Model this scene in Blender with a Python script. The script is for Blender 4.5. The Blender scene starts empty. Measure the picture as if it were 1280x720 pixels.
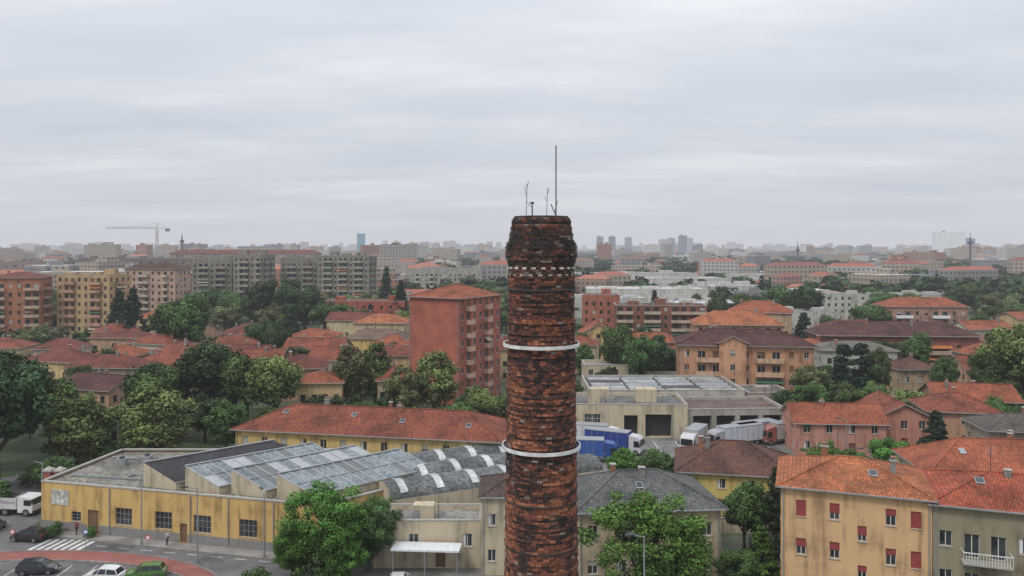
import bpy, math, random
import numpy as np
from mathutils import Vector, Matrix, noise
R = random.Random(11)
NR = np.random.RandomState(5)
scene = bpy.context.scene
rad = math.radians

# ------------------------------------------------------------------ materials
def nmat(name):
    m = bpy.data.materials.new(name); m.use_nodes = True
    nt = m.node_tree
    return m, nt, nt.nodes["Principled BSDF"]
def N(nt, t, **kw):
    n = nt.nodes.new(t)
    for k, v in kw.items():
        setattr(n, k, v)
    return n
def L(nt, a, b): nt.links.new(a, b)
def math_n(nt, op, a, b=None, c=None):
    n = N(nt, "ShaderNodeMath", operation=op)
    for i, v in enumerate((a, b, c)):
        if v is None: continue
        if isinstance(v, (int, float)): n.inputs[i].default_value = v
        else: L(nt, v, n.inputs[i])
    return n.outputs[0]
def mixc(nt, fac, a, b, mode='MIX'):
    n = N(nt, "ShaderNodeMixRGB", blend_type=mode)
    for i, v in enumerate((fac, a, b)):
        if isinstance(v, (int, float)): n.inputs[i].default_value = v
        elif isinstance(v, tuple): n.inputs[i].default_value = (v[0], v[1], v[2], 1)
        else: L(nt, v, n.inputs[i])
    return n.outputs[0]
def noise_n(nt, scale, detail=4, vec=None, sc=None, rough=.6):
    n = N(nt, "ShaderNodeTexNoise"); n.inputs["Scale"].default_value = scale
    n.inputs["Detail"].default_value = detail; n.inputs["Roughness"].default_value = rough
    if vec is None:
        vec = N(nt, "ShaderNodeNewGeometry").outputs["Position"]
    if sc:
        mp = N(nt, "ShaderNodeMapping"); mp.inputs["Scale"].default_value = sc
        L(nt, vec, mp.inputs[0]); vec = mp.outputs[0]
    L(nt, vec, n.inputs["Vector"])
    return n.outputs["Fac"]
def ramp(nt, fac, stops):
    n = N(nt, "ShaderNodeValToRGB"); L(nt, fac, n.inputs[0])
    e = n.color_ramp.elements
    while len(e) < len(stops): e.new(0.5)
    for i, (p, c) in enumerate(stops):
        e[i].position = p; e[i].color = (c[0], c[1], c[2], 1) if isinstance(c, tuple) else (c, c, c, 1)
    return n.outputs[0]
MC = {}
def plaster(col, var=.25, rough=.9):
    k = ('pl', col, var)
    if k in MC: return MC[k]
    m, nt, bs = nmat("painted_plaster")
    a = noise_n(nt, .35, 4); b = noise_n(nt, 1.0, 4, sc=(1.3, 1.3, .12))
    f = math_n(nt, 'ADD', math_n(nt, 'MULTIPLY', a, .45), math_n(nt, 'MULTIPLY', b, .55))
    g = ramp(nt, f, [(.36, 1 - 1.9 * var), (.5, 1.0), (.66, 1 + .5 * var)])
    L(nt, mixc(nt, 1.0, col, g, 'MULTIPLY'), bs.inputs["Base Color"])
    bs.inputs["Roughness"].default_value = rough; bs.inputs["Specular IOR Level"].default_value = .2
    MC[k] = m; return m
def flatm(name, col, rough=.6, metal=0, var=.12, spec=.5):
    k = (name, col)
    if k in MC: return MC[k]
    m, nt, bs = nmat(name)
    a = noise_n(nt, 2.2, 4)
    g = ramp(nt, a, [(.3, 1 - var * 1.5), (.7, 1 + var)])
    if var > .24:
        g = mixc(nt, 1.0, g, ramp(nt, noise_n(nt, .22, 5), [(.38, 1 - var), (.6, 1.08)]), 'MULTIPLY')
    L(nt, mixc(nt, 1.0, col, g, 'MULTIPLY'), bs.inputs["Base Color"])
    bs.inputs["Roughness"].default_value = rough; bs.inputs["Metallic"].default_value = metal
    bs.inputs["Specular IOR Level"].default_value = spec
    MC[k] = m; return m
def tiles(col, dark=.5):
    k = ('ti', col)
    if k in MC: return MC[k]
    m, nt, bs = nmat("clay_roof_tiles")
    uv = N(nt, "ShaderNodeUVMap").outputs[0]
    br = N(nt, "ShaderNodeTexBrick"); L(nt, uv, br.inputs["Vector"])
    br.inputs["Scale"].default_value = 1.0
    br.inputs["Brick Width"].default_value = .30; br.inputs["Row Height"].default_value = .42
    br.inputs["Mortar Size"].default_value = .04; br.inputs["Mortar Smooth"].default_value = .5
    br.inputs["Color1"].default_value = (col[0] * 1.25, col[1] * 1.2, col[2] * 1.15, 1)
    br.inputs["Color2"].default_value = (col[0] * .66, col[1] * .66, col[2] * .72, 1)
    br.inputs["Mortar"].default_value = (col[0] * .3, col[1] * .3, col[2] * .35, 1)
    pn = noise_n(nt, .28, 5); fn = noise_n(nt, 2.5, 4)
    g = ramp(nt, pn, [(.34, dark), (.5, .92), (.68, 1.2)])
    c = mixc(nt, 1.0, br.outputs["Color"], g, 'MULTIPLY')
    mo = ramp(nt, fn, [(.46, 0.0), (.68, .65)])
    c = mixc(nt, mo, c, (col[0] * .40 + .02, col[1] * .6 + .03, col[2] * .6 + .025))
    L(nt, c, bs.inputs["Base Color"]); bs.inputs["Roughness"].default_value = .9
    bs.inputs["Specular IOR Level"].default_value = .25
    sx = N(nt, "ShaderNodeSeparateXYZ"); L(nt, uv, sx.inputs[0])
    w = math_n(nt, 'SINE', math_n(nt, 'MULTIPLY', sx.outputs[0], 2 * math.pi / .30))
    bp = N(nt, "ShaderNodeBump"); bp.inputs["Distance"].default_value = .04; bp.inputs["Strength"].default_value = .8
    L(nt, w, bp.inputs["Height"]); L(nt, bp.outputs[0], bs.inputs["Normal"])
    MC[k] = m; return m
def brickm(col):
    k = ('br', col)
    if k in MC: return MC[k]
    m, nt, bs = nmat("brick_facing")
    uv = N(nt, "ShaderNodeUVMap").outputs[0]
    br = N(nt, "ShaderNodeTexBrick"); L(nt, uv, br.inputs["Vector"])
    br.inputs["Scale"].default_value = 1.0
    br.inputs["Brick Width"].default_value = .26; br.inputs["Row Height"].default_value = .085
    br.inputs["Mortar Size"].default_value = .012
    br.inputs["Color1"].default_value = (col[0] * 1.15, col[1] * 1.15, col[2] * 1.15, 1)
    br.inputs["Color2"].default_value = (col[0] * .8, col[1] * .8, col[2] * .8, 1)
    br.inputs["Mortar"].default_value = (col[0] * .7 + .05, col[1] * .7 + .05, col[2] * .7 + .05, 1)
    g = ramp(nt, noise_n(nt, .3, 5), [(.3, .68), (.7, 1.18)])
    L(nt, mixc(nt, 1.0, br.outputs["Color"], g, 'MULTIPLY'), bs.inputs["Base Color"])
    bs.inputs["Roughness"].default_value = .9
    MC[k] = m; return m

def glassm():
    m, nt, bs = nmat("window_glass")
    g = ramp(nt, noise_n(nt, .7, 2), [(.35, (.012, .015, .018)), (.65, (.06, .065, .07))])
    L(nt, g, bs.inputs["Base Color"]); bs.inputs["Roughness"].default_value = .12
    return m
GLASS = glassm()
FRAME = flatm("window_frame_paint", (.55, .54, .5), .5)
STONE = flatm("stone_trim", (.36, .34, .31), .85)
CONC = flatm("concrete", (.24, .235, .22), .9, var=.25)
ROOFGREY = flatm("bitumen_roof", (.14, .14, .138), .9, var=.35)
ROOFLIGHT = flatm("gravel_roof", (.27, .26, .24), .9, var=.35)
ROOFWHITE = flatm("pale_membrane_roof", (.50, .50, .49), .8, var=.25)
METAL = flatm("galvanised_metal", (.34, .35, .36), .5, .5)
DARKM = flatm("dark_metal", (.04, .042, .045), .5)
WHITE = flatm("white_paint", (.68, .69, .70), .5, var=.12)
BARK = flatm("bark", (.075, .06, .045), .95, var=.4)
SHUT_RED = flatm("roller_shutter_red", (.27, .045, .045), .7)
SHUT_BR = flatm("roller_shutter_brown", (.16, .09, .05), .7)
SHUT_GN = flatm("roller_shutter_green", (.06, .11, .08), .7)
SHUT_GR = flatm("roller_shutter_grey", (.36, .35, .32), .7)
INTERIOR = flatm("dark_interior", (.03, .03, .032), .9)

# ------------------------------------------------------------------ builder
EXCL = []
def link(o):
    scene.collection.objects.link(o); return o
class Bld:
    def __init__(s, name): s.name = name; s.g = {}
    def face(s, g, pts, mat):
        s.g.setdefault(g, ([], [], []))
        V, F, M = s.g[g]; i = len(V); V.extend([tuple(p) for p in pts])
        F.append(tuple(range(i, i + len(pts)))); M.append(mat)
    def box(s, g, x0, x1, y0, y1, z0, z1, mat, bottom=True):
        p = [(x0, y0, z0), (x1, y0, z0), (x1, y1, z0), (x0, y1, z0), (x0, y0, z1), (x1, y0, z1), (x1, y1, z1), (x0, y1, z1)]
        for f in ((0, 1, 5, 4), (1, 2, 6, 5), (2, 3, 7, 6), (3, 0, 4, 7), (4, 5, 6, 7)) + (((3, 2, 1, 0),) if bottom else ()):
            s.face(g, [p[i] for i in f], mat)
    def obox(s, g, o, ax, ay, az, mat):
        o, ax, ay, az = map(Vector, (o, ax, ay, az))
        p = [o, o + ax, o + ax + ay, o + ay]; p += [q + az for q in p]
        for f in ((0, 1, 5, 4), (1, 2, 6, 5), (2, 3, 7, 6), (3, 0, 4, 7), (4, 5, 6, 7), (3, 2, 1, 0)):
            s.face(g, [p[i] for i in f], mat)
    def beam(s, g, p, q, w, mat, h=None):
        p, q = Vector(p), Vector(q); d = (q - p)
        if d.length < 1e-4: return
        dn = d.normalized(); up = Vector((0, 0, 1))
        if abs(dn.z) > .95: up = Vector((1, 0, 0))
        a = dn.cross(up).normalized(); b = a.cross(dn); h = h or w
        s.obox(g, p - a * w / 2 - b * h / 2, d, a * w, b * h, mat)
    def cyl(s, g, c, r, z0, z1, mat, n=12, r2=None):
        r2 = r if r2 is None else r2
        a = [(c[0] + r * math.cos(2 * math.pi * i / n), c[1] + r * math.sin(2 * math.pi * i / n), z0) for i in range(n)]
        b = [(c[0] + r2 * math.cos(2 * math.pi * i / n), c[1] + r2 * math.sin(2 * math.pi * i / n), z1) for i in range(n)]
        for i in range(n):
            j = (i + 1) % n; s.face(g, [a[i], a[j], b[j], b[i]], mat)
        s.face(g, b, mat); s.face(g, a[::-1], mat)
    def prism(s, g, poly, z0, z1, mat, top=None):
        n = len(poly)
        for i in range(n):
            a, b = poly[i], poly[(i + 1) % n]
            s.face(g, [(a[0], a[1], z0), (b[0], b[1], z0), (b[0], b[1], z1), (a[0], a[1], z1)], mat)
        s.face(g, [(p[0], p[1], z1) for p in poly], top or mat)
    def finish(s, loc=(0, 0, 0), rot=0, single=False):
        def mk(nm, data):
            V, F, M = data
            me = bpy.data.meshes.new(nm); me.from_pydata(V, [], F)
            ms = []; idx = []
            mi = {}
            for m in M:
                if id(m) not in mi: mi[id(m)] = len(ms); ms.append(m)
                idx.append(mi[id(m)])
            for m in ms: me.materials.append(m)
            me.polygons.foreach_set("material_index", idx)
            uvl = me.uv_layers.new(name="UVMap"); uvs = []
            for f in F:
                p = [Vector(V[i]) for i in f]
                n = (p[1] - p[0]).cross(p[2] - p[0])
                if n.length < 1e-9 and len(p) > 3: n = (p[2] - p[0]).cross(p[3] - p[0])
                if n.length < 1e-9: n = Vector((0, 0, 1))
                n.normalize()
                if abs(n.z) > .97: t = Vector((1, 0, 0)); b = Vector((0, 1, 0))
                else:
                    t = Vector((0, 0, 1)).cross(n).normalized(); b = n.cross(t)
                for q in p: uvs += [q.dot(t), q.dot(b)]
            uvl.data.foreach_set("uv", uvs)
            return link(bpy.data.objects.new(nm, me))
        if single or len(s.g) == 1:
            V, F, M = [], [], []
            for k, (v, f, m) in s.g.items():
                o = len(V); V += v; F += [tuple(i + o for i in q) for q in f]; M += m
            ob = mk(s.name, (V, F, M)); ob.location = loc; ob.rotation_euler = (0, 0, rot); return ob
        e = link(bpy.data.objects.new(s.name, None)); e.location = loc; e.rotation_euler = (0, 0, rot)
        e.empty_display_size = .5
        for k, dt in s.g.items():
            ob = mk(k, dt); ob.parent = e
        return e

def wall(b, p0, p1, z0, z1, rects, mat, near=1, shut=SHUT_GR, pclosed=.3, frame=FRAME):
    dx, dy = p1[0] - p0[0], p1[1] - p0[1]; LL = math.hypot(dx, dy); dx /= LL; dy /= LL
    nx, ny = dy, -dx
    def P(u, z, t=0): return (p0[0] + dx * u - nx * t, p0[1] + dy * u - ny * t, z)
    def Q(g, u0, u1, a, c, t, m): b.face(g, [P(u0, a, t), P(u1, a, t), P(u1, c, t), P(u0, c, t)], m)
    rects = [r for r in rects if r[0] > 0.02 and r[1] < LL - .02 and r[3] < z1 - .02]
    zs = sorted(set([z0, z1] + [r[2] for r in rects] + [r[3] for r in rects]))
    for i in range(len(zs) - 1):
        a, c = zs[i], zs[i + 1]
        if c - a < 1e-4: continue
        m_ = (a + c) / 2; rr = sorted([r for r in rects if r[2] < m_ < r[3]]); u = 0
        for r in rr:
            if r[0] > u: Q('walls', u, r[0], a, c, 0, mat)
            u = r[1]
        Q('walls', u, LL, a, c, 0, mat)
    for r in rects:
        u0, u1, a, c, kind = r[:5]
        D = .2 if kind != 'open' else 1.5
        for q in ([P(u0, a), P(u0, a, D), P(u0, c, D), P(u0, c)], [P(u1, a), P(u1, c), P(u1, c, D), P(u1, a, D)],
                  [P(u0, c), P(u0, c, D), P(u1, c, D), P(u1, c)], [P(u0, a), P(u1, a), P(u1, a, D), P(u0, a, D)]):
            b.face('walls', q, mat)
        if kind == 'open': Q('windows', u0, u1, a, c, D, INTERIOR); continue
        if kind == 'door':
            Q('windows', u0, u1, a, c, D, SHUT_BR); continue
        Q('windows', u0, u1, a, c, D, GLASS)
        if near:
            fw = .07
            for (x0, x1, y0, y1) in ((u0, u0 + fw, a, c), (u1 - fw, u1, a, c), (u0 + fw, u1 - fw, a, a + fw), (u0 + fw, u1 - fw, c - fw, c), ((u0 + u1) / 2 - .04, (u0 + u1) / 2 + .04, a + fw, c - fw)):
                Q('windows', x0, x1, y0, y1, D - .04, frame)
            if kind == 'ind':
                n = max(2, int((u1 - u0) / .55))
                for k in range(1, n): 
                    x = u0 + (u1 - u0) * k / n; Q('windows', x - .03, x + .03, a + fw, c - fw, D - .05, frame)
                for k in (1, 2): 
                    z = a + (c - a) * k / 3; Q('windows', u0 + fw, u1 - fw, z - .03, z + .03, D - .06, frame)
            o = P(u0 - .08, a - .07, -.09); o2 = P(u1 + .08, a - .07, -.09)
            if kind != 'full':
                b.obox('windows', o, Vector(o2) - Vector(o), (-nx * .1, -ny * .1, 0), (0, 0, .06), STONE)
        if kind in ('win', 'full') and R.random() < pclosed:
            fr = R.choice((1, 1, .6, .4, .5)); Q('windows', u0, u1, c - (c - a) * fr, c, D - .08, shut)
        elif kind == 'win' and near and R.random() < .35:
            Q('windows', u0 + .07, u0 + (u1 - u0) * .32, a + .07, c - .07, D - .02, WHITE)

def roof_extras(b, w, d, z, n):
    for i in range(n):
        x = R.uniform(.15, .85) * w; y = d * R.uniform(.3, .7)
        zt = z + R.uniform(.3, .7); q = R.uniform(.22, .4)
        b.box('roof', x - q, x + q, y - .25, y + .25, z - 2.2, zt, CONC if i % 2 else brickm((.3, .12, .07)))
        b.box('roof', x - q - .08, x + q + .08, y - .33, y + .33, zt, zt + .1, STONE)
        if R.random() < .5:
            b.box('roof', x - q + .05, x + q - .05, y - .18, y + .18, zt + .1, zt + .4, CONC); b.box('roof', x - q - .02, x + q + .02, y - .25, y + .25, zt + .4, zt + .46, brickm((.3, .12, .07)))
    if n:
        x = R.uniform(.2, .8) * w; y = d / 2 + .4
        b.beam('antenna', (x, y, z - 1), (x, y, z + 2.4), .05, DARKM)
        for k in range(4): b.beam('antenna', (x - .5 + k * .06, y, z + 2.3 - k * .22), (x + .5 - k * .06, y, z + 2.3 - k * .22), .03, METAL)

def building(name, ox, oy, rotd, w, d, h, wm, roof='hip', rh=2.5, rm=None, cols=(4, 3, 4, 3), fh=3.1, nf=None, shut=SHUT_GR,
             pc=.3, ov=.6, sill=1.0, ww=1.1, wh=1.45, balc=None, near=1, ch=1, rects=None, balmat=None, base=None, kind='win', bl=1.25, trim=False, dorm=0):
    b = Bld(name); rot = rad(rotd)
    if nf is None: nf = max(1, int((h + .2) / fh))
    C = [(0, 0), (w, 0), (w, d), (0, d)]
    for i in range(4):
        p0, p1 = C[i], C[(i + 1) % 4]; LL = w if i % 2 == 0 else d
        rs = []
        n = cols[i]
        bc = (balc or {}).get(i, ())
        if rects and i in rects: rs = list(rects[i])
        elif n:
            sp = LL / n
            for k in range(n):
                u = (k + .5) * sp
                for f in range(nf):
                    z = f * fh + sill
                    if k in bc and f > 0:
                        rs.append((u - min(sp * .3, .9), u + min(sp * .3, .9), f * fh + .15, f * fh + 2.35, 'full'))
                    elif k == n // 2 and f == 0 and n > 2 and i in (0,):
                        rs.append((u - .55, u + .55, .05, 2.25, 'door'))
                    else:
                        hw = min(ww / 2, sp * .32); rs.append((u - hw, u + hw, z, z + wh, kind))
            dx, dy = (p1[0] - p0[0]) / LL, (p1[1] - p0[1]) / LL; nx, ny = dy, -dx
            runs = []
            for k in sorted(bc):
                if runs and k == runs[-1][1] + 1: runs[-1][1] = k
                else: runs.append([k, k])
            for (k0, k1) in runs:
                ua = (k0 + .08) * sp; ub = (k1 + .92) * sp
                for f in range(1, nf):
                    z = f * fh
                    o = Vector((p0[0] + dx * ua + nx * .0, p0[1] + dy * ua, z - .12))
                    T = Vector((dx, dy, 0)); NN = Vector((nx, ny, 0))
                    b.obox('balconies', o + NN * .003, T * (ub - ua), NN * bl, (0, 0, .16), STONE if balmat is None else balmat)
                    if balmat is not None:
                        b.obox('balconies', o + NN * (bl - .1) + Vector((0, 0, .163)), T * (ub - ua), NN * .08, (0, 0, .95), balmat)
                        b.obox('balconies', o + NN * .003 + Vector((0, 0, .163)), T * .08, NN * (bl - .105), (0, 0, .95), balmat)
                        b.obox('balconies', o + NN * .003 + T * (ub - ua - .08) + Vector((0, 0, .163)), T * .08, NN * (bl - .105), (0, 0, .95), balmat)
                        if R.random() < .22:   # awning over the balcony
                            am = R.choice((flatm("awning_green", (.06, .13, .08), .9), flatm("awning_orange", (.42, .16, .06), .9), flatm("awning_cream", (.5, .44, .32), .9)))
                            b.obox('balconies', o + NN * .01 + Vector((0, 0, 2.45)), T * (ub - ua), NN * (bl - .1) + Vector((0, 0, -.7)), (0, 0, .05), am)
                    else:
                        zr = z + 1.0
                        a0 = o + NN * (bl - .06); a1 = a0 + T * (ub - ua)
                        a0.z = a1.z = zr
                        b.beam('balconies', a0, a1, .07, WHITE)
                        m = int((ub - ua) / .22)
                        for q in range(m + 1):
                            c0 = a0 + T * (ub - ua) * q / m; c1 = Vector((c0.x, c0.y, z + .05)); b.beam('balconies', c0, c1, .035, WHITE)
                        for e_ in (0, 1):
                            c0 = a0 + T * (ub - ua) * e_; c1 = c0 - NN * (bl - .08); b.beam('balconies', c0, c1, .06, WHITE)
        wall(b, p0, p1, 0, h, rs, wm, near, shut, pc)
    if base:
        b.box('walls', -.05, w + .05, -.05, d + .05, 0, .7, base)
    o = ov
    if roof in ('hip', 'gable', 'gabley'):
        rm = rm or tiles((.42, .12, .06))
        if roof == 'hip':
            e = [(-o, -o, h), (w + o, -o, h), (w + o, d + o, h), (-o, d + o, h)]
            hf = min(w, d) / 2 + o
            if w >= d: r0 = (-o + hf, d / 2, h + rh); r1 = (w + o - hf, d / 2, h + rh)
            else: r0 = (w / 2, -o + hf, h + rh); r1 = (w / 2, d + o - hf, h + rh)
            if math.dist(r0, r1) < .05:
                for i in range(4): b.face('roof', [e[i], e[(i + 1) % 4], r0], rm)
            elif w >= d:
                b.face('roof', [e[0], e[1], r1, r0], rm); b.face('roof', [e[1], e[2], r1], rm)
                b.face('roof', [e[2], e[3], r0, r1], rm); b.face('roof', [e[3], e[0], r0], rm)
            else:
                b.face('roof', [e[0], e[1], r0], rm); b.face('roof', [e[1], e[2], r1, r0], rm)
                b.face('roof', [e[2], e[3], r1], rm); b.face('roof', [e[3], e[0], r0, r1], rm)
            if near:
                rr = [r0, r1, r1, r0] if w >= d else [r0, r0, r1, r1]
                for i in range(4): b.beam('roof', e[i], rr[i], .28, rm, .14)
                b.beam('roof', r0, r1, .3, rm, .16)
        elif roof == 'gable':
            zz = h - rh * o / (d / 2)
            A = [(-o, -o, zz), (w + o, -o, zz), (w + o, d / 2, h + rh), (-o, d / 2, h + rh), (-o, d + o, zz), (w + o, d + o, zz)]
            b.face('roof', [A[0], A[1], A[2], A[3]], rm); b.face('roof', [A[5], A[4], A[3], A[2]], rm)
            Bq = [(x, y, z - .16) for x, y, z in A]
            b.face('roof', [Bq[3], Bq[2], Bq[1], Bq[0]], STONE); b.face('roof', [Bq[2], Bq[3], Bq[4], Bq[5]], STONE)
            for i, j in ((0, 1), (1, 2), (2, 5), (5, 4), (4, 3), (3, 0)): b.face('roof', [A[i], A[j], Bq[j], Bq[i]], STONE)
            for x in (0, w): b.face('walls', [(x, 0, h), (x, d, h), (x, d / 2, h + rh - .17)], wm)
            b.beam('roof', A[3], A[2], .3, rm, .16)
        else:
            zz = h - rh * o / (w / 2)
            A = [(-o, -o, zz), (-o, d + o, zz), (w / 2, d + o, h + rh), (w / 2, -o, h + rh), (w + o, -o, zz), (w + o, d + o, zz)]
            b.face('roof', [A[0], A[3], A[2], A[1]], rm); b.face('roof', [A[4], A[5], A[2], A[3]], rm)
            Bq = [(x, y, z - .16) for x, y, z in A]
            b.face('roof', [Bq[0], Bq[1], Bq[2], Bq[3]], STONE); b.face('roof', [Bq[4], Bq[3], Bq[2], Bq[5]], STONE)
            for i, j in ((0, 1), (1, 2), (2, 5), (5, 4), (4, 3), (3, 0)): b.face('roof', [A[i], A[j], Bq[j], Bq[i]], STONE)
            for y in (0, d): b.face('walls', [(0, y, h), (w, y, h), (w / 2, y, h + rh - .17)], wm)
            b.beam('roof', A[3], A[2], .3, rm, .16)
        if roof == 'hip':
            q = [(-o, -o, h - .18), (w + o, -o, h - .18), (w + o, d + o, h - .18), (-o, d + o, h - .18)]
            b.face('roof', q[::-1], STONE)
            for i in range(4): b.face('roof', [q[i], q[(i + 1) % 4], e[(i + 1) % 4], e[i]], STONE)
            if near:
                b.beam('roof', (-o, -o - .07, h - .06), (w + o, -o - .07, h - .06), .13, METAL)
                b.beam('roof', (.25, -.08, 0), (.25, -.08, h - .2), .1, METAL)
                b.beam('roof', (w - .25, -.08, 0), (w - .25, -.08, h - .2), .1, METAL)
            for k in range(dorm):
                sl = rh / (d / 2 + o); x = w * (k + R.uniform(.3, .7)) / dorm; y = d * R.uniform(.12, .3); z = h + (y + o) * sl
                b.obox('roof', (x - .4, y, z + .03), (.8, 0, 0), (0, 1.0, sl * 1.0), (0, -.1 * sl, .1), METAL)
                b.face('roof', [(x - .33, y + .1, z + .1 * sl + .15), (x + .33, y + .1, z + .1 * sl + .15), (x + .33, y + .9, z + .9 * sl + .15), (x - .33, y + .9, z + .9 * sl + .15)], GLASS)
        if ch: roof_extras(b, w, d, h + rh, ch)
    elif roof == 'flat':
        rm = rm or ROOFGREY
        b.face('roof', [(.0, .0, h - .5), (w, 0, h - .5), (w, d, h - .5), (0, d, h - .5)], rm)
        t = .28
        for (x0, x1, y0, y1) in ((-.06, w + .06, -.06, t), (-.06, w + .06, d - t, d + .06), (-.06, t, t, d - t), (w - t, w + .06, t, d - t)):
            b.box('roof', x0, x1, y0, y1, h, h + .14, STONE)
        for (x0, x1, y0, y1) in ((t, w - t, t - .02, t), (t, w - t, d - t, d - t + .02), (t - .02, t, t, d - t), (w - t, w - t + .02, t, d - t)):
            b.box('roof', x0, x1, y0, y1, h - .5, h, wm)
        for i in range(ch):
            x = w * (i + R.uniform(.3, .7)) / ch; y = d * R.uniform(.35, .6); s = min(d, w) * .12 + .5
            b.box('roof', x - s, x + s, y - s * .7, y + s * .7, h - .499, h + R.uniform(.6, 2.4), wm)
            b.beam('antenna', (x + s + .5, y, h - .5), (x + s + .5, y, h + 3), .06, DARKM)
            for q in range(3):
                xx = x + R.uniform(-w, w) * .4 / ch; yy = d * R.uniform(.2, .8)
                if 1 < xx < w - 1: b.box('roof', xx - .4, xx + .4, yy - .3, yy + .3, h - .498 + q * .001, h + R.uniform(.2, .9), METAL)
    co, si = math.cos(rot), math.sin(rot)
    ps = [(ox + x * co - y * si, oy + x * si + y * co) for x, y in C]
    EXCL.append((min(p[0] for p in ps), max(p[0] for p in ps), min(p[1] for p in ps), max(p[1] for p in ps)))
    return b.finish((ox, oy, 0), rot)

# ------------------------------------------------------------------ ground and roads
def sheet(name, poly, z, mat):
    me = bpy.data.meshes.new(name); me.from_pydata([(p[0], p[1], z) for p in poly], [], [tuple(range(len(poly)))])
    me.materials.append(mat); return link(bpy.data.objects.new(name, me))
m, nt, bs = nmat("ground_soil_grass")
n1 = noise_n(nt, .012, 6); n2 = noise_n(nt, .5, 6)
c = ramp(nt, n1, [(.4, (.045, .075, .026)), (.5, (.07, .085, .045)), (.6, (.12, .115, .105)), (.68, (.05, .075, .03))])
c = mixc(nt, .7, c, ramp(nt, n2, [(.3, .4), (.7, 1.35)]), 'MULTIPLY')
L(nt, c, bs.inputs["Base Color"]); bs.inputs["Roughness"].default_value = .95
sheet("ground", [(-16000, -300), (16000, -300), (16000, 18000), (-16000, 18000)], 0, m)

def asphalt(col, nm="asphalt"):
    m, nt, bs = nmat(nm)
    a = noise_n(nt, .35, 7); b_ = noise_n(nt, 8, 4)
    f = math_n(nt, 'ADD', math_n(nt, 'MULTIPLY', a, .7), math_n(nt, 'MULTIPLY', b_, .3))
    c = mixc(nt, 1.0, col, ramp(nt, f, [(.32, .6), (.5, 1.0), (.68, 1.35)]), 'MULTIPLY')
    pt = ramp(nt, noise_n(nt, .11, 3), [(.53, 1.0), (.55, .78)])
    L(nt, mixc(nt, 1.0, c, pt, 'MULTIPLY'), bs.inputs["Base Color"])
    bs.inputs["Roughness"].default_value = .85
    return m
ASPH = asphalt((.125, .118, .12)); YARD = asphalt((.17, .165, .155), "yard_concrete"); PAVE = asphalt((.25, .235, .215), "paving")
REDP = brickm((.27, .085, .07))
MARK = asphalt((.55, .55, .53), "road_paint")
sheet("road", [(-130, 40), (4, 40), (4, 90), (-22, 91.0), (-61.5, 100.6), (-64, 125), (-76, 180), (-84, 180), (-78, 125), (-130, 112)], .004, ASPH)
sheet("yard_pavement", [(6, 112), (70, 112), (70, 152), (6, 152)], .004, YARD)
sheet("courtyard_pavement", [(-16, 60), (24, 60), (24, 100), (-16, 100)], .008, YARD)
sheet("lane", [(44, 90), (50, 90), (64, 150), (92, 260), (86, 260), (58, 150)], .008, ASPH)
sheet("lane", [(-70, 118), (-6, 116), (5, 150), (0, 152), (-10, 122), (-70, 124)], .008, ASPH)

def pavement(name, poly, mat=PAVE, z=.12):
    b = Bld(name); b.prism('slab', poly, .0, z, CONC, mat); b.finish()
pavement("pavement", [(-61.5, 100.3), (-22.5, 90.6), (-22, 92.4), (-27.7, 93.9), (-60.2, 101.9)])
def ellipse_ring(name, cx, cy, a, b_, wd, mat, z=.12, a0=0, a1=360, n=72):
    b = Bld(name); pts = []
    for i in range(n):
        t0 = rad(a0 + (a1 - a0) * i / n); t1 = rad(a0 + (a1 - a0) * (i + 1) / n)
        def q(t, k): return (cx + (a - k) * math.cos(t), cy + (b_ - k) * math.sin(t))
        for (k0, k1, zz, mm) in ((0, .18, z + .02, CONC), (.18, wd - .18, z, mat), (wd - .18, wd, z + .02, CONC)):
            o0, o1, i1, i0 = q(t0, k0), q(t1, k0), q(t1, k1), q(t0, k1)
            b.face('slab', [(*o0, zz), (*i0, zz), (*i1, zz), (*o1, zz)], mm)
        for k in (0, wd):
            p, r_ = q(t0, k), q(t1, k); b.face('slab', [(*p, 0), (*r_, 0), (*r_, z + .02), (*p, z + .02)], CONC)
    b.finish()
ellipse_ring("red_brick_footpath", -54, 83.0, 23.5, 11.5, 3.0, REDP)
ellipse_ring("red_brick_footpath", -92, 92, 26, 12, 3, REDP)
def stripe(poly, z=.012): return [(x, y, z) for x, y in poly]
mk = Bld("road_markings")
for i in range(7):
    x = -57.5 + i * .95; mk.face('m', stripe([(x, 94.9), (x + .5, 94.8), (x + 1.1, 98.2), (x + .6, 98.3)]), MARK)
for i in range(9):
    x = -50 + i * 3.0; y = 96.1 - (x + 50) * .22; mk.face('m', stripe([(x, y), (x + 1.5, y - .33), (x + 1.5, y - .2), (x, y + .13)]), MARK)
for i in range(9):
    x = -70 + i * 2.9; mk.face('m', stripe([(x, 85.5), (x + .12, 85.5), (x + .12, 90.3), (x, 90.3)]), MARK)
for i in range(5):
    mk.face('m', stripe([(-69.5 - i * .8, 102 + i * 6), (-69.3 - i * .8, 102 + i * 6), (-69.8 - i * .8, 105 + i * 6), (-70 - i * .8, 105 + i * 6)]), MARK)
for k in range(6):
    x = 26 + 4 * k; mk.face('m', stripe([(x, 140), (x + .14, 140), (x + .14, 148), (x, 148)]), MARK)
mk.finish()

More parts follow.
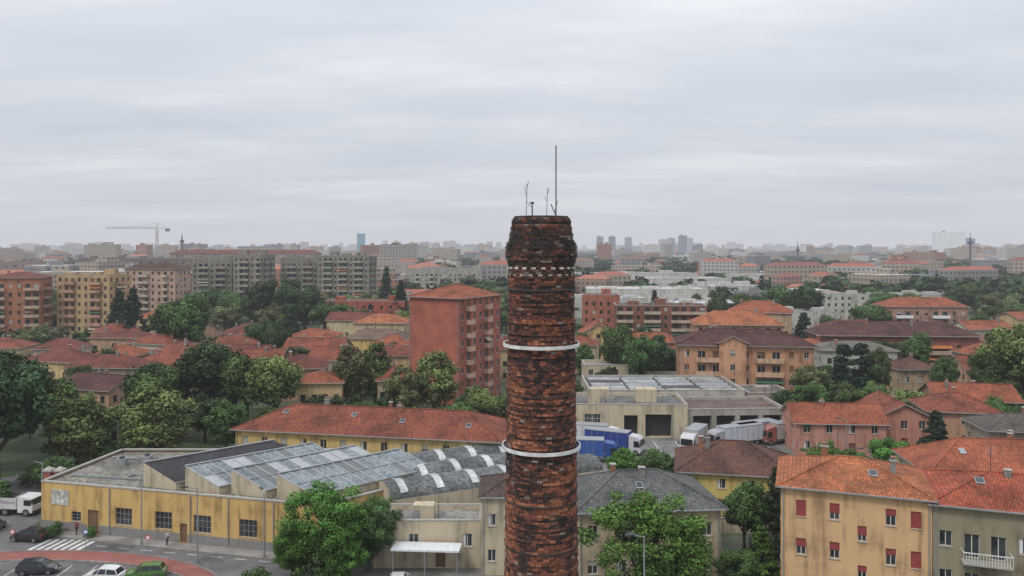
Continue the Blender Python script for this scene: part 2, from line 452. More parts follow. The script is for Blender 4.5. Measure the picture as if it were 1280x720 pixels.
# ------------------------------------------------------------------ brick chimney
chh = .088
def prof(z):
    pts = [(0, 1.75), (34.75, 1.315), (34.8, 1.35), (34.95, 1.35), (34.98, 1.31), (35.3, 1.32), (35.35, 1.37), (35.5, 1.40), (35.55, 1.43), (36.12, 1.41), (36.16, 1.31), (36.3, 1.29), (37.22, 1.13)]
    for (a, ra), (b, rb) in zip(pts, pts[1:]):
        if a <= z <= b: return ra + (rb - ra) * (z - a) / (b - a)
    return 1.12
CX, CY = 1.17, 32.0
V = []; F = []; COL = []
nc = int(37.2 / chh); kd = int(35.12 / chh)
for k in range(nc):
    z = k * chh; r = prof(z + chh / 2); n = int(round(2 * math.pi * r / .24)); off = R.random()
    if k in (kd, kd - 3): n = 44
    band = noise.noise(Vector((0, 0, z * 1.1))); cb_ = R.uniform(-.2, .2)
    proud = .028 if (k % 5 == 0 and z < 34.7) else 0
    if z > 35.5: proud = .025 * (k % 3 == 0)
    for i in range(n):
        a0 = 2 * math.pi * (i + off + .03) / n; a1 = 2 * math.pi * (i + off + .95) / n
        am = (a0 + a1) / 2
        p1 = noise.noise(Vector((math.cos(am) * 1.1, math.sin(am) * 1.1, z * .6)))
        p2 = noise.noise(Vector((math.cos(am) * 4, math.sin(am) * 4, z * 3.0 + 40)))
        t = .45 + p1 * .5 + p2 * .4 + band * .4 + cb_ + R.uniform(-.36, .36)
        if z > 34.8: t -= .2
        if k % 5 == 4: t -= .22
        jr = R.uniform(-.011, .011) + proud - (.035 if R.random() < .05 else 0)
        ro = r + jr; ri = r - .13; z0 = z + .005; z1 = z + chh - .008
        if t < .14: c = (.032, .022, .021)
        elif t < .36: c = (.07, .036, .03)
        elif t < .6: c = (.14, .054, .036)
        elif t < .86: c = (.235, .08, .045)
        else: c = (.34, .135, .072)
        g = R.uniform(.8, 1.2); c = tuple(x * g for x in c)
        if R.random() < (.06 if z > 34.8 else .025): c = (.26, .22, .19)
        if z > 34.8: c = tuple(x * .66 + .012 for x in c)
        if k == kd:
            if i % 2 == 0: c = (.55 * g, .49 * g, .42 * g); ro += .05
            else: c = (.03, .02, .02)
        if k == kd - 3 and i % 2 == 0: c = (.34 * g, .29 * g, .24 * g)
        am_ = len(V)
        for rr_ in (ro, ri):
            for aa, zz in ((a0, z0), (a1, z0), (a1, z1), (a0, z1)):
                V.append((rr_ * math.cos(aa), rr_ * math.sin(aa), zz))
        for f in ((0, 1, 2, 3), (3, 2, 6, 7), (1, 0, 4, 5), (0, 3, 7, 4), (2, 1, 5, 6)):
            F.append(tuple(am_ + j for j in f)); COL.append((*c, 1))
me = bpy.data.meshes.new("bricks"); me.from_pydata(V, [], F)
at = me.attributes.new("bcol", 'FLOAT_COLOR', 'FACE'); at.data.foreach_set("color", [x for c in COL for x in c])
m, nt, bs = nmat("weathered_brick")
a = N(nt, "ShaderNodeAttribute"); a.attribute_name = "bcol"
g1 = ramp(nt, noise_n(nt, 9, 5), [(.3, .65), (.7, 1.3)])
c = mixc(nt, 1.0, a.outputs["Color"], g1, 'MULTIPLY')
st = ramp(nt, noise_n(nt, 2.2, 6, sc=(1, 1, .2)), [(.58, 0.0), (.76, .4)])
c = mixc(nt, st, c, (.15, .13, .118))
L(nt, c, bs.inputs["Base Color"]); bs.inputs["Roughness"].default_value = .92
bp = N(nt, "ShaderNodeBump"); bp.inputs["Distance"].default_value = .02; L(nt, noise_n(nt, 14, 4), bp.inputs["Height"]); L(nt, bp.outputs[0], bs.inputs["Normal"])
me.materials.append(m)
chim = link(bpy.data.objects.new("brick_chimney", None)); chim.location = (CX, CY, 0)
o = link(bpy.data.objects.new("bricks", me)); o.parent = chim
MORT = flatm("sooty_mortar", (.05, .042, .038), .95, var=.4)
b = Bld("core"); n = 48
zs = [0, 34.75, 35.3, 35.5, 36.1, 36.3, 37.2]
rs_ = [prof(z) - .05 for z in zs]; rs_[-2] = 1.2
for i in range(len(zs) - 1):
    for j in range(n):
        a0, a1 = 2 * math.pi * j / n, 2 * math.pi * (j + 1) / n
        b.face('core', [(rs_[i] * math.cos(a0), rs_[i] * math.sin(a0), zs[i]), (rs_[i] * math.cos(a1), rs_[i] * math.sin(a1), zs[i]),
                        (rs_[i + 1] * math.cos(a1), rs_[i + 1] * math.sin(a1), zs[i + 1]), (rs_[i + 1] * math.cos(a0), rs_[i + 1] * math.sin(a0), zs[i + 1])], MORT)
for j in range(n):
    a0, a1 = 2 * math.pi * j / n, 2 * math.pi * (j + 1) / n
    for (r0, z0, r1, z1) in ((1.07, 37.2, .75, 37.2), (.75, 37.2, .75, 30)):
        b.face('core', [(r0 * math.cos(a0), r0 * math.sin(a0), z0), (r0 * math.cos(a1), r0 * math.sin(a1), z0), (r1 * math.cos(a1), r1 * math.sin(a1), z1), (r1 * math.cos(a0), r1 * math.sin(a0), z1)], MORT)
ob = b.finish(); ob.parent = chim
b = Bld("ring"); RW = flatm("ring_paint", (.66, .66, .65), .5, var=.2)
for zc, rr_ in ((32.1, 1.53), (28.05, 1.575)):
    n = 64
    for j in range(n):
        a0, a1 = 2 * math.pi * j / n, 2 * math.pi * (j + 1) / n
        for (ra, za, rb, zb) in ((rr_, zc - .065, rr_, zc + .065), (rr_, zc + .065, rr_ - .05, zc + .065), (rr_ - .05, zc + .065, rr_ - .05, zc - .065), (rr_ - .05, zc - .065, rr_, zc - .065)):
            b.face('ring', [(ra * math.cos(a0), ra * math.sin(a0), za), (ra * math.cos(a1), ra * math.sin(a1), za), (rb * math.cos(a1), rb * math.sin(a1), zb), (rb * math.cos(a0), rb * math.sin(a0), zb)], RW)
    for j in range(10):
        t = 2 * math.pi * (j + .4) / 10; cx, sx = math.cos(t), math.sin(t)
        b.beam('ring', (cx * 1.3, sx * 1.3, zc), (cx * (rr_ - .02), sx * (rr_ - .02), zc), .06, DARKM)
ob = b.finish(); ob.parent = chim
b = Bld("iron_hoops"); n = 64
for zc in (30.2, 26.0, 34.3, 24.2):
    rr_ = prof(zc) + .045
    for j in range(n):
        a0, a1 = 2 * math.pi * j / n, 2 * math.pi * (j + 1) / n
        b.face('h', [(rr_ * math.cos(a0), rr_ * math.sin(a0), zc - .03), (rr_ * math.cos(a1), rr_ * math.sin(a1), zc - .03), (rr_ * math.cos(a1), rr_ * math.sin(a1), zc + .03), (rr_ * math.cos(a0), rr_ * math.sin(a0), zc + .03)], DARKM)
ob = b.finish(); ob.parent = chim
b = Bld("lightning_rods")
Z = 37.2
b.beam('a', (.55, -.7, Z - .25), (.55, -.7, Z + 2.75), .045, DARKM); b.beam('a', (.55, -.7, Z), (.35, -.75, Z + .45), .03, DARKM)
b.beam('a', (.5, -.7, Z + .15), (.62, -.7, Z + .6), .03, METAL)
b.beam('a', (-.62, -.6, Z - .2), (-.58, -.6, Z + 1.25), .035, METAL); b.beam('a', (-.58, -.6, Z + 1.1), (-.52, -.6, Z + 1.35), .03, METAL)
b.beam('a', (-.62, -.6, Z + .8), (-.68, -.6, Z + 1.15), .025, METAL); b.beam('a', (-.62, -.6, Z + .6), (-.42, -.6, Z + .35), .03, METAL)
b.beam('a', (-.38, -.75, Z - .2), (-.38, -.75, Z + .5), .05, DARKM); b.beam('a', (-.46, -.75, Z + .5), (-.3, -.75, Z + .5), .07, DARKM)
b.beam('a', (.18, -.7, Z - .2), (.22, -.7, Z + 1.1), .03, METAL); b.beam('a', (.2, -.7, Z + .8), (.3, -.7, Z + 1.1), .025, METAL)
b.beam('a', (.2, -.7, Z + .55), (.1, -.7, Z + .75), .02, METAL)
ob = b.finish(); ob.parent = chim

# ------------------------------------------------------------------ factory with saw-tooth roof
YEL = plaster((.54, .36, .14)); BEI = plaster((.44, .36, .25)); CREAM = plaster((.47, .40, .29))
def poly_building(name, O, poly, h, wm, top, rectf, base=None):
    b = Bld(name); P = [(x - O[0], y - O[1]) for x, y in poly]
    for i in range(len(P)):
        a, c = P[i], P[(i + 1) % len(P)]; LL = math.dist(a, c)
        wall(b, a, c, 0, h, rectf(i, LL), wm, 1, SHUT_GR, .1, METAL)
        dx, dy = (c[0] - a[0]) / LL, (c[1] - a[1]) / LL
        b.obox('walls', (a[0] + dy * .08, a[1] - dx * .08, h + .003), (dx * LL, dy * LL, 0), (-dy * .4, dx * .4, 0), (0, 0, .18), STONE)
        if base and i == 0:
            for (u0, u1) in ((0, 6.9), (8.7, 20.2), (21.4, LL)):
                b.obox('walls', (a[0] + dy * .05 + dx * u0, a[1] - dx * .05 + dy * u0, 0), (dx * (u1 - u0), dy * (u1 - u0), 0), (-dy * .04, dx * .04, 0), (0, 0, 1.2), base)
    b.face('roof', [(x, y, h - .25) for x, y in P], top)
    xs = [p[0] for p in poly]; ys = [p[1] for p in poly]; EXCL.append((min(xs), max(xs), min(ys), max(ys)))
    return b
O = (-60, 102)
def rf(i, LL):
    if i == 0:
        r = []
        for u in (12.3, 18.0, 23.4, 29.6, 35.2): r.append((u - 1.2, u + 1.2, 1.5, 3.6, 'ind'))
        r.append((7.0, 8.6, .05, 3.0, 'door')); r.append((4.6, 6.0, 1.4, 2.6, 'ind')); r.append((20.3, 21.3, .05, 2.4, 'door'))
        return r
    if i == 1: return [(u, u + 2.2, 1.5, 3.6, 'ind') for u in (2, 6, 10, 14)]
    return []
bA = poly_building("factory_building", O, [(-60, 102), (-22, 92.5), (-9, 104.5), (-24, 118), (-57.5, 118)], 6.0, YEL, flatm("worn_gravel_roof", (.21, .195, .165), .9, var=.45), rf, base=flatm("grey_plinth", (.22, .21, .2), .9))
SKY = flatm("skylight_glazing", (.20, .23, .25), .25, var=.35)
BLK = flatm("dark_roof_felt", (.035, .035, .037), .8, var=.3)
BAR = flatm("glazing_bar", (.42, .43, .44), .5)
tv = Vector((.74, .672, 0)); wv = Vector((5.3, -2.0, 0))
for i, (x, y, dk) in enumerate(((-46.5, 101.0, 1), (-40.6, 99.4, 0), (-34.4, 98.0, 0), (-28.2, 96.0, 0))):
    a = Vector((x - O[0], y - O[1], 0)); LL = 17.5; zr = 8.7; z0 = 5.752
    A0 = a + Vector((0, 0, zr)); A1 = A0 + tv * LL
    B0 = a + wv * .92 + Vector((0, 0, z0 + .9)); B1 = B0 + tv * LL
    def dn(v, z=z0): return Vector((v.x, v.y, z))
    bA.face('skylights', [A0, B0, B1, A1], BLK if dk else SKY)
    bA.face('skylights', [dn(A0), dn(B0), B0, A0], CREAM); bA.face('skylights', [dn(B1), dn(A1), A1, B1], CREAM)
    bA.face('skylights', [dn(A0), A0, A1, dn(A1)], CREAM); bA.face('skylights', [dn(B0), dn(B1), B1, B0], CREAM)
    nb = 12
    if not dk:
        for k in range(nb + 1):
            p = A0.lerp(A1, k / nb) + Vector((0, 0, .03)); q = B0.lerp(B1, k / nb) + Vector((0, 0, .03))
            bA.beam('skylights', p, q, .09, BAR, .08)
            if k < nb and R.random() < .3:
                u_, v_ = (k + .08) / nb, (k + .92) / nb
                n0 = Vector((0, 0, .012)); f0, f1 = R.choice(((0, 1), (0, .5), (.5, 1)))
                P1, P2 = A0.lerp(A1, u_), B0.lerp(B1, u_); P3, P4 = A0.lerp(A1, v_), B0.lerp(B1, v_)
                bA.face('skylights', [P1.lerp(P2, f0) + n0, P1.lerp(P2, f1) + n0, P3.lerp(P4, f1) + n0, P3.lerp(P4, f0) + n0], R.choice((flatm("pane_dirty", (.13, .14, .14), .4), flatm("pane_new", (.34, .36, .37), .3))))
        m0 = A0.lerp(B0, .5) + Vector((0, 0, .04)); m1 = A1.lerp(B1, .5) + Vector((0, 0, .04)); bA.beam('skylights', m0, m1, .1, METAL, .08)
    bA.beam('skylights', A0 + Vector((0, 0, .06)), A1 + Vector((0, 0, .06)), .35, METAL, .12)
    bA.beam('skylights', B0 + Vector((0, 0, .02)), B1 + Vector((0, 0, .02)), .3, CONC, .14)
for x, y in ((5.5, 8), (8.3, 9.5), (10.5, 7.0)):
    bA.box('roof', x, x + 1.2, y, y + 1.2, 5.752, 6.7, METAL); bA.cyl('roof', (x + .6, y + .6), .35, 6.7, 6.95, DARKM)
bA.beam('roof', (2, 3.2, 5.95), (15, .8, 5.95), .18, METAL); bA.beam('roof', (3, 12, 5.95), (9, 11, 5.95), .25, METAL)
dx, dy = Vector((38, -9.5)).normalized()
for u in (10.3, 21.8, 27, 33): bA.beam('walls', (dx * u + dy * .12, dy * u - dx * .12, .1), (dx * u + dy * .12, dy * u - dx * .12, 5.9), .1, METAL)
bA.obox('sign', (dx * 1.6 + dy * .08, dy * 1.6 - dx * .08, 3.3), (dx * 2.6, dy * 2.6, 0), (-dy * .06, dx * .06, 0), (0, 0, 1.9), flatm("faded_sign", (.5, .5, .46), .7, var=.4))
bA.finish((O[0], O[1], 0), 0)

def vault_hall(name, x, y, rotd, length, wd, nv, h, rise):
    b = Bld(name); G = flatm("fibre_cement", (.135, .14, .14), .85, var=.45)
    W = wd * nv
    rs = [(u, u + 2.0, 1.6, 3.4, 'ind') for u in np.arange(2, length - 3, 4.2)]
    wall(b, (0, 0), (length, 0), 0, h, rs, CREAM); wall(b, (length, 0), (length, W), 0, h, [], CREAM)
    wall(b, (length, W), (0, W), 0, h, [], CREAM); wall(b, (0, W), (0, 0), 0, h, [], CREAM)
    n = 14
    for v in range(nv):
        y0 = v * wd + .15; yw = wd - .3
        def pt(t, e=0):
            a = math.pi * t; return (y0 + yw / 2 - (yw / 2 + e) * math.cos(a), h + (rise + e) * math.sin(a))
        for i in range(n):
            (ya, za), (yb, zb) = pt(i / n), pt((i + 1) / n)
            b.face('roof', [(0, ya, za), (length, ya, za), (length, yb, zb), (0, yb, zb)], G)
        for xx in (0, length):
            b.face('roof', [(xx, *pt(i / n)) for i in range(n + 1)], CREAM)
        for x0 in np.arange(1.4, length - 1, 4.7):
            wdt = .95; i0, i1 = 2, n - 2
            for i in range(i0, i1):
                (ya, za), (yb, zb) = pt(i / n, .10), pt((i + 1) / n, .10)
                b.face('skylights', [(x0, ya, za), (x0 + wdt, ya, za), (x0 + wdt, yb, zb), (x0, yb, zb)], flatm("plastic_rooflight", (.5, .51, .51), .5, var=.25) if i != 7 else METAL)
                for xx in (x0, x0 + wdt):
                    (yc, zc), (yd, zd) = pt(i / n), pt((i + 1) / n)
                    b.face('skylights', [(xx, ya, za), (xx, yb, zb), (xx, yd, zd), (xx, yc, zc)], METAL)
        b.face('roof', [(0, v * wd, h + .01), (length, v * wd, h + .01), (length, v * wd + .16, h + .01), (0, v * wd + .16, h + .01)], METAL)
    EXCL.append((x - 3, x + length, y, y + W + 8))
    b.finish((x, y, 0), rad(rotd))
vault_hall("vaulted_factory_hall", -14.5, 95.5, 26, 30, 5.7, 3, 5.6, 1.5)

building("beige_workshop", -15.5, 89.5, 0, 12, 5.6, 5.3, CREAM, 'flat', rm=ROOFLIGHT, cols=(4, 1, 0, 2), ch=1, pc=.1, kind='win', nf=1, sill=2.4)
building("beige_office_house", -3.4, 87.6, 0, 9.5, 7.4, 8.6, CREAM, 'hip', rh=1.6, rm=tiles((.10, .065, .055)), cols=(4, 2, 2, 2), fh=3.9, nf=2, sill=1.5, ww=.9, wh=1.3, ch=0, ov=.3)
b = Bld("loading_canopy")
b.box('roof', 0, 7.5, 0, 2.4, 2.9, 3.1, WHITE)
for x in (.2, 3.7, 7.2): b.beam('posts', (x, .2, 0), (x, .2, 2.9), .12, METAL)
b.finish((-13.2, 86.9, 0), rad(-4))
building("grey_roof_house", 7.0, 84.5, 5, 15.5, 11, 8.0, BEI, 'hip', rh=2.7, rm=tiles((.15, .145, .14)), cols=(5, 3, 5, 3), fh=3.7, nf=2, sill=1.3, ch=2, pc=.2, dorm=1)
building("garden_shed", -22.5, 77, 10, 3.6, 3, 2.6, plaster((.3, .28, .25)), 'gable', rh=.5, rm=flatm("sheet_roof", (.16, .17, .19), .5, var=.2), cols=(1, 0, 0, 0), ch=0, ov=.2, nf=1, sill=.9, wh=1)
T1 = tiles((.285, .082, .050)); T2 = tiles((.36, .105, .055)); T3 = tiles((.21, .062, .045)); T4 = tiles((.12, .048, .042)); T5 = tiles((.46, .155, .070)); T6 = tiles((.16, .073, .055))
building("ochre_long_house", -43, 124.5, -11, 42, 13, 7.6, plaster((.56, .42, .18)), 'hip', rh=2.9, rm=T1, cols=(13, 4, 12, 4), fh=3.7, nf=2, sill=1.2, ww=1.0, wh=1.7, ch=3, shut=SHUT_GR, dorm=4)
building("brick_tower_block", -24, 187, -30, 14, 18, 24.3, brickm((.38, .105, .065)), 'hip', rh=2.6, rm=T2, cols=(0, 7, 3, 7), fh=3.05, nf=8,
         balc={1: (1, 4), 3: (2, 3)}, shut=SHUT_BR, pc=.35, ch=1, balmat=plaster((.5, .34, .26)))
building("peach_apartment_block", 39, 186, -8, 30, 14, 13.2, plaster((.46, .25, .15)), 'hip', rh=3.1, rm=T4, cols=(9, 4, 9, 4), fh=3.15, nf=4,
         balc={0: (1, 2, 5, 6)}, shut=SHUT_BR, pc=.4, ch=2, ov=.9, balmat=plaster((.5, .33, .22)))
building("stair_tower_house", 47.5, 183.2, -8, 6, 3, 14.2, plaster((.50, .28, .17)), 'gabley', rh=1.4, rm=T4, cols=(1, 0, 0, 0), fh=3.3, nf=4, ch=0)

rr_ = []
for u in (1.9, 4.95, 9.9, 12.05):
    for z in (2.0, 5.75, 9.5): rr_.append((u - .45, u + .45, z, z + 1.6, 'win'))
for z in (3.9, 7.7): rr_.append((7.0, 7.8, z, z + 1.5, 'win'))
rr_.append((7.0, 7.9, .05, 2.2, 'door'))
building("ochre_apartment_house", 26.6, 79.2, -20, 13.4, 11, 12.4, plaster((.58, .37, .20)), 'hip', rh=2.0, rm=T5, cols=(5, 3, 4, 3), fh=3.75, nf=3,
         shut=SHUT_RED, pc=.9, rects={0: rr_}, ch=2, ov=.5, trim=False, dorm=1)
building("olive_apartment_house", 26.6 + 13.45 * math.cos(rad(20)), 79.2 - 13.45 * math.sin(rad(20)), -20, 15, 11, 12.1, plaster((.26, .225, .155)), 'hip', rh=2.0, rm=tiles((.42, .10, .055)),
         cols=(7, 3, 4, 3), fh=3.6, nf=3, shut=SHUT_GR, pc=.15, balc={0: (1, 2)}, ch=2, ov=.5, dorm=2)
building("brown_roof_house", 22.6, 108.5, -12, 15, 11.5, 5.6, plaster((.54, .42, .15)), 'hip', rh=3.1, rm=T6, cols=(4, 3, 4, 3), nf=2, fh=2.7, sill=.8, wh=1.3, ch=2, shut=SHUT_BR)
building("orange_roof_house", 55, 105, -6, 24, 12, 6.2, plaster((.48, .36, .26)), 'hip', rh=3.4, rm=tiles((.40, .115, .06)), cols=(6, 3, 6, 3), nf=2, fh=3.0, ch=3, shut=SHUT_BR, dorm=2)
building("pink_house", 49, 138, -5, 15, 9.5, 5.9, plaster((.44, .22, .17)), 'gable', rh=2.3, rm=T2, cols=(4, 2, 4, 2), nf=2, fh=2.9, ch=1, shut=SHUT_GN)
building("pink_house", 64.5, 141, -5, 9, 12, 6.2, plaster((.42, .2, .15)), 'gabley', rh=2.2, rm=T1, cols=(3, 3, 3, 3), nf=2, fh=2.9, ch=1)
building("terracotta_house", 75, 144, -12, 12, 11, 6.4, plaster((.44, .25, .17)), 'hip', rh=2.6, rm=T1, cols=(3, 3, 3, 3), nf=2, ch=1)
building("terracotta_house", 84, 158, -10, 15, 10, 6.0, plaster((.38, .2, .13)), 'gable', rh=2.4, rm=T2, cols=(4, 3, 3, 3), nf=2, ch=2)
building("grey_roof_house", 74, 124, -8, 26, 9, 7.5, plaster((.33, .27, .21)), 'hip', rh=1.9, rm=tiles((.14, .115, .10)), cols=(7, 3, 6, 3), nf=2, ch=1)
building("tan_villa", 91, 187, 4, 9, 9, 7.2, plaster((.4, .29, .19)), 'hip', rh=2.3, rm=T6, cols=(3, 3, 3, 3), nf=2, ch=1)
building("small_grey_house", 79, 113, 0, 6, 6, 9, plaster((.38, .36, .33)), 'hip', rh=1.6, rm=T4, cols=(2, 2, 2, 2), nf=3, ch=0)
building("warehouse", 11.5, 151, -2, 21.5, 12, 6.2, CREAM, 'flat', rm=ROOFGREY, cols=(0, 0, 0, 0), ch=2,
         rects={0: [(2.2, 5.2, 1.8, 4.4, 'ind'), (9.6, 12.2, .05, 4.2, 'open'), (13.6, 18.6, .05, 4.4, 'open')]})
building("depot_canopy_building", 33.2, 151, 3, 19, 12, 5.2, plaster((.34, .31, .27)), 'flat', rm=flatm("rusty_sheet_roof", (.13, .085, .07), .8, var=.3), cols=(0, 0, 0, 0), ch=0,
         rects={0: [(1 + 4.5 * k, 4.6 + 4.5 * k, .05, 4.0, 'open') for k in range(4)]})
building("striped_roof_warehouse", 16, 165, 0, 32, 19, 6.3, plaster((.42, .39, .34)), 'flat', rm=flatm("dark_bitumen", (.07, .07, .072), .9, var=.3), cols=(8, 4, 8, 4), nf=1, ch=0, kind='ind', sill=2.5)
b = Bld("roof_skylights"); RL = flatm("weathered_rooflight", (.33, .34, .345), .6, var=.4)
for k in range(5):
    y = 1.6 + k * 3.5
    for q in range(4):
        x = 1.2 + q * 7.6
        if (k, q) in ((1, 2), (3, 0)): continue
        b.obox('s', (x, y, 5.803), (7.0, 0, 0), (0, 1.5, .25), (0, 0, .12), RL if (k + q) % 5 else METAL)
b.finish((16, 165, 0), 0)
building("low_store", 32, 190, -4, 22, 8, 5.0, plaster((.4, .35, .28)), 'flat', rm=ROOFLIGHT, cols=(6, 2, 6, 2), nf=1, ch=0)
building("cream_block", 18, 198, 0, 12.5, 9, 6.6, CREAM, 'flat', rm=ROOFLIGHT, cols=(4, 3, 4, 3), nf=2, ch=0)
building("dark_roof_block", 49, 166, 0, 9, 9, 5.6, plaster((.3, .25, .22)), 'flat', cols=(0, 0, 0, 0), ch=1)

building("maroon_roof_block", 86, 222, -4, 42, 13, 11.4, brickm((.24, .08, .06)), 'hip', rh=3.4, rm=T4, cols=(12, 4, 12, 4), nf=3, fh=3.2, near=0, ch=3, ov=1, balc={0: (2, 3, 8, 9)}, balmat=plaster((.42, .3, .24)))
building("white_green_block", 76, 196, -3, 18, 10, 10.6, plaster((.42, .44, .38)), 'hip', rh=1.8, rm=tiles((.2, .18, .15)), cols=(5, 3, 5, 3), nf=3, near=0)
building("orange_roof_block", 55, 240, -6, 26, 13, 12.6, plaster((.42, .26, .17)), 'hip', rh=3.8, rm=T5, cols=(8, 4, 8, 4), nf=4, near=0, ch=2)
building("orange_roof_block", 71, 264, -20, 20, 13, 14.5, plaster((.42, .3, .2)), 'hip', rh=3.5, rm=T2, cols=(6, 4, 6, 4), nf=4, near=0, ch=2)
building("orange_roof_block", 70, 206, -6, 13, 9, 9.6, plaster((.46, .33, .22)), 'hip', rh=2.3, rm=T2, cols=(4, 3, 4, 3), nf=3, near=0)
building("brown_balcony_block", 37, 285, -4, 32, 12, 15.0, plaster((.20, .09, .06)), 'flat', cols=(10, 3, 10, 3), nf=5, near=0, ch=3, balc={0: (0, 1, 3, 4, 6, 7, 8, 9)}, balmat=plaster((.44, .34, .26)), fh=3.0)
building("red_flat_block", 27, 305, -3, 14, 10, 17.5, plaster((.34, .12, .08)), 'flat', cols=(5, 3, 5, 3), nf=5, near=0, ch=1)
building("yellow_gabled_house", 22, 250, 0, 10, 10, 9.0, plaster((.52, .36, .17)), 'gabley', rh=3, rm=T2, cols=(3, 3, 3, 3), nf=3, near=0)
building("red_house", 33, 238, 0, 18, 10, 7.5, plaster((.4, .17, .11)), 'hip', rh=2.4, rm=T2, cols=(4, 3, 4, 3), nf=2, near=0)
building("white_balcony_block", 140, 300, -4, 30, 12, 13.5, plaster((.33, .2, .15)), 'hip', rh=3.2, rm=T2, cols=(9, 3, 9, 3), nf=4, near=0, balc={0: (1, 2, 5, 6)}, balmat=WHITE)
building("modern_beige_block", 138, 385, -2, 32, 14, 13, plaster((.42, .4, .36)), 'flat', rm=ROOFLIGHT, cols=(10, 4, 10, 4), nf=4, near=0, ch=3)
building("modern_glass_block", 120, 420, 0, 16, 14, 12, plaster((.2, .2, .2)), 'flat', rm=ROOFLIGHT, cols=(6, 4, 6, 4), nf=3, near=0, ww=2, wh=2)
for (x, y, w_, d_, h_, cc) in ((44, 470, 70, 34, 11, .5), (118, 500, 40, 34, 11, .46), (60, 560, 95, 44, 13, .55), (28, 400, 40, 26, 10, .42), (76, 370, 44, 26, 9.5, .48), (220, 560, 90, 34, 12, .46), (-20, 680, 90, 34, 12, .44), (200, 430, 40, 22, 10, .4), (100, 330, 34, 16, 9, .44), (30, 640, 120, 40, 14, .5), (180, 640, 110, 40, 13, .5)):
    building("flat_roof_warehouse", x, y, R.uniform(-4, 4), w_, d_, h_, plaster((cc, cc * .97, cc * .91)), 'flat', rm=ROOFWHITE if R.random() < .6 else ROOFLIGHT, cols=(int(w_ / 7), 3, 3, 3), nf=1, near=0, ch=3, sill=4, ww=3)
b = Bld("arched_hangar"); n = 14; w_, ln = 44, 26
pp = [(w_ / 2 - w_ / 2 * math.cos(math.pi * i / n), 5 + 6.5 * math.sin(math.pi * i / n)) for i in range(n + 1)]
for i in range(n): b.face('roof', [(pp[i][0], 0, pp[i][1]), (pp[i + 1][0], 0, pp[i + 1][1]), (pp[i + 1][0], ln, pp[i + 1][1]), (pp[i][0], ln, pp[i][1])], plaster((.66, .64, .59), .1))
b.face('walls', [(0, 0, 0), (w_, 0, 0)] + [(x, 0, z) for x, z in pp[::-1]], plaster((.58, .52, .43)))
b.face('walls', [(0, ln, 0), (w_, ln, 0)] + [(x, ln, z) for x, z in pp[::-1]], plaster((.55, .50, .42)))
for x in (0, w_): b.face('walls', [(x, 0, 0), (x, ln, 0), (x, ln, 5), (x, 0, 5)], plaster((.5, .47, .42)))
for k in range(5): b.box('doors', 4 + k * 8, 8 + k * 8, -.1, -.01, 0, 4.5, DARKM)
b.finish((150, 450, 0), 0); EXCL.append((146, 198, 415, 482))

WC = [(.5, .36, .2), (.46, .3, .2), (.5, .44, .34), (.42, .24, .16), (.54, .4, .2), (.4, .34, .28), (.5, .42, .26)]
HL = [(-94, 166, 13, 10, 7, T4), (-103, 184, 16, 10, 8, T3), (-92, 192, 15, 10, 7.5, T1), (-120, 197, 14, 10, 8, T3), (-96, 213, 15, 10, 8, T1), (-87, 227, 13, 9, 8, T1),
      (-63, 221, 16, 10, 8, T1), (-44, 164, 9, 9, 8, T2), (-28, 167, 8, 10, 8, T1), (-94, 256, 17, 11, 8, T3), (-143, 302, 20, 12, 9, T2), (-70, 200, 12, 10, 7, T1),
      (-56, 186, 12, 10, 7.5, T3), (-36, 205, 12, 10, 8, T1), (-112, 232, 14, 10, 8, T1), (-130, 246, 16, 10, 8, T3), (-70, 250, 14, 10, 8, T2), (-118, 268, 16, 10, 8, T3),
      (-78, 180, 12, 9, 7, T3), (-150, 220, 14, 10, 8, T1), (-12, 215, 12, 10, 9, T1), (-40, 230, 10, 9, 8, T2), (14, 228, 10, 9, 8, T1), (-116, 172, 12, 9, 7, T1), (-66, 285, 20, 10, 10, T3),
      (-112, 214, 12, 9, 7, T2), (-76, 213, 10, 9, 7, T3), (-133, 222, 12, 9, 7.5, T3), (-138, 262, 14, 10, 8, T1), (-52, 204, 11, 9, 7.5, T1),
      (108, 190, 12, 10, 7, T1), (120, 205, 14, 10, 8, T2), (140, 235, 16, 10, 8, T1), (150, 262, 16, 10, 9, T2), (105, 262, 20, 10, 9, T3), (160, 320, 20, 12, 9, T1), (190, 300, 16, 11, 9, T2), (60, 330, 18, 10, 9, T2)]
for x, y, w_, d_, h_, t in HL:
    building("house", x, y, R.uniform(-22, 14), w_, d_, h_, plaster(R.choice(WC)), R.choice(('hip', 'hip', 'gable')), rh=R.uniform(2, 2.8), rm=t, cols=(4, 3, 4, 3), nf=2, near=0, ch=2,
             shut=R.choice((SHUT_BR, SHUT_GN, SHUT_GR)))
building("yellow_villa", -50, 236, -8, 19, 11, 9, plaster((.56, .42, .17)), 'hip', rh=2.4, rm=tiles((.2, .13, .10)), cols=(5, 3, 5, 3), nf=2, near=0)
building("orange_roof_block", -52, 262, -6, 17, 11, 11, plaster((.48, .36, .24)), 'hip', rh=2.5, rm=T5, cols=(5, 3, 5, 3), nf=3, near=0)
building("red_flat_block", -78, 330, -4, 34, 12, 13.5, plaster((.32, .09, .06)), 'flat', cols=(9, 3, 9, 3), nf=4, near=0, ch=2, rm=ROOFGREY)
building("orange_balcony_block", -191, 292, 14, 17, 14, 24.5, plaster((.34, .15, .09)), 'hip', rh=2, rm=T3, cols=(6, 4, 6, 4), nf=7, fh=3.3, near=0, balc={0: (0, 1, 4, 5), 1: (1, 2)}, balmat=plaster((.42, .3, .22)), ch=1)
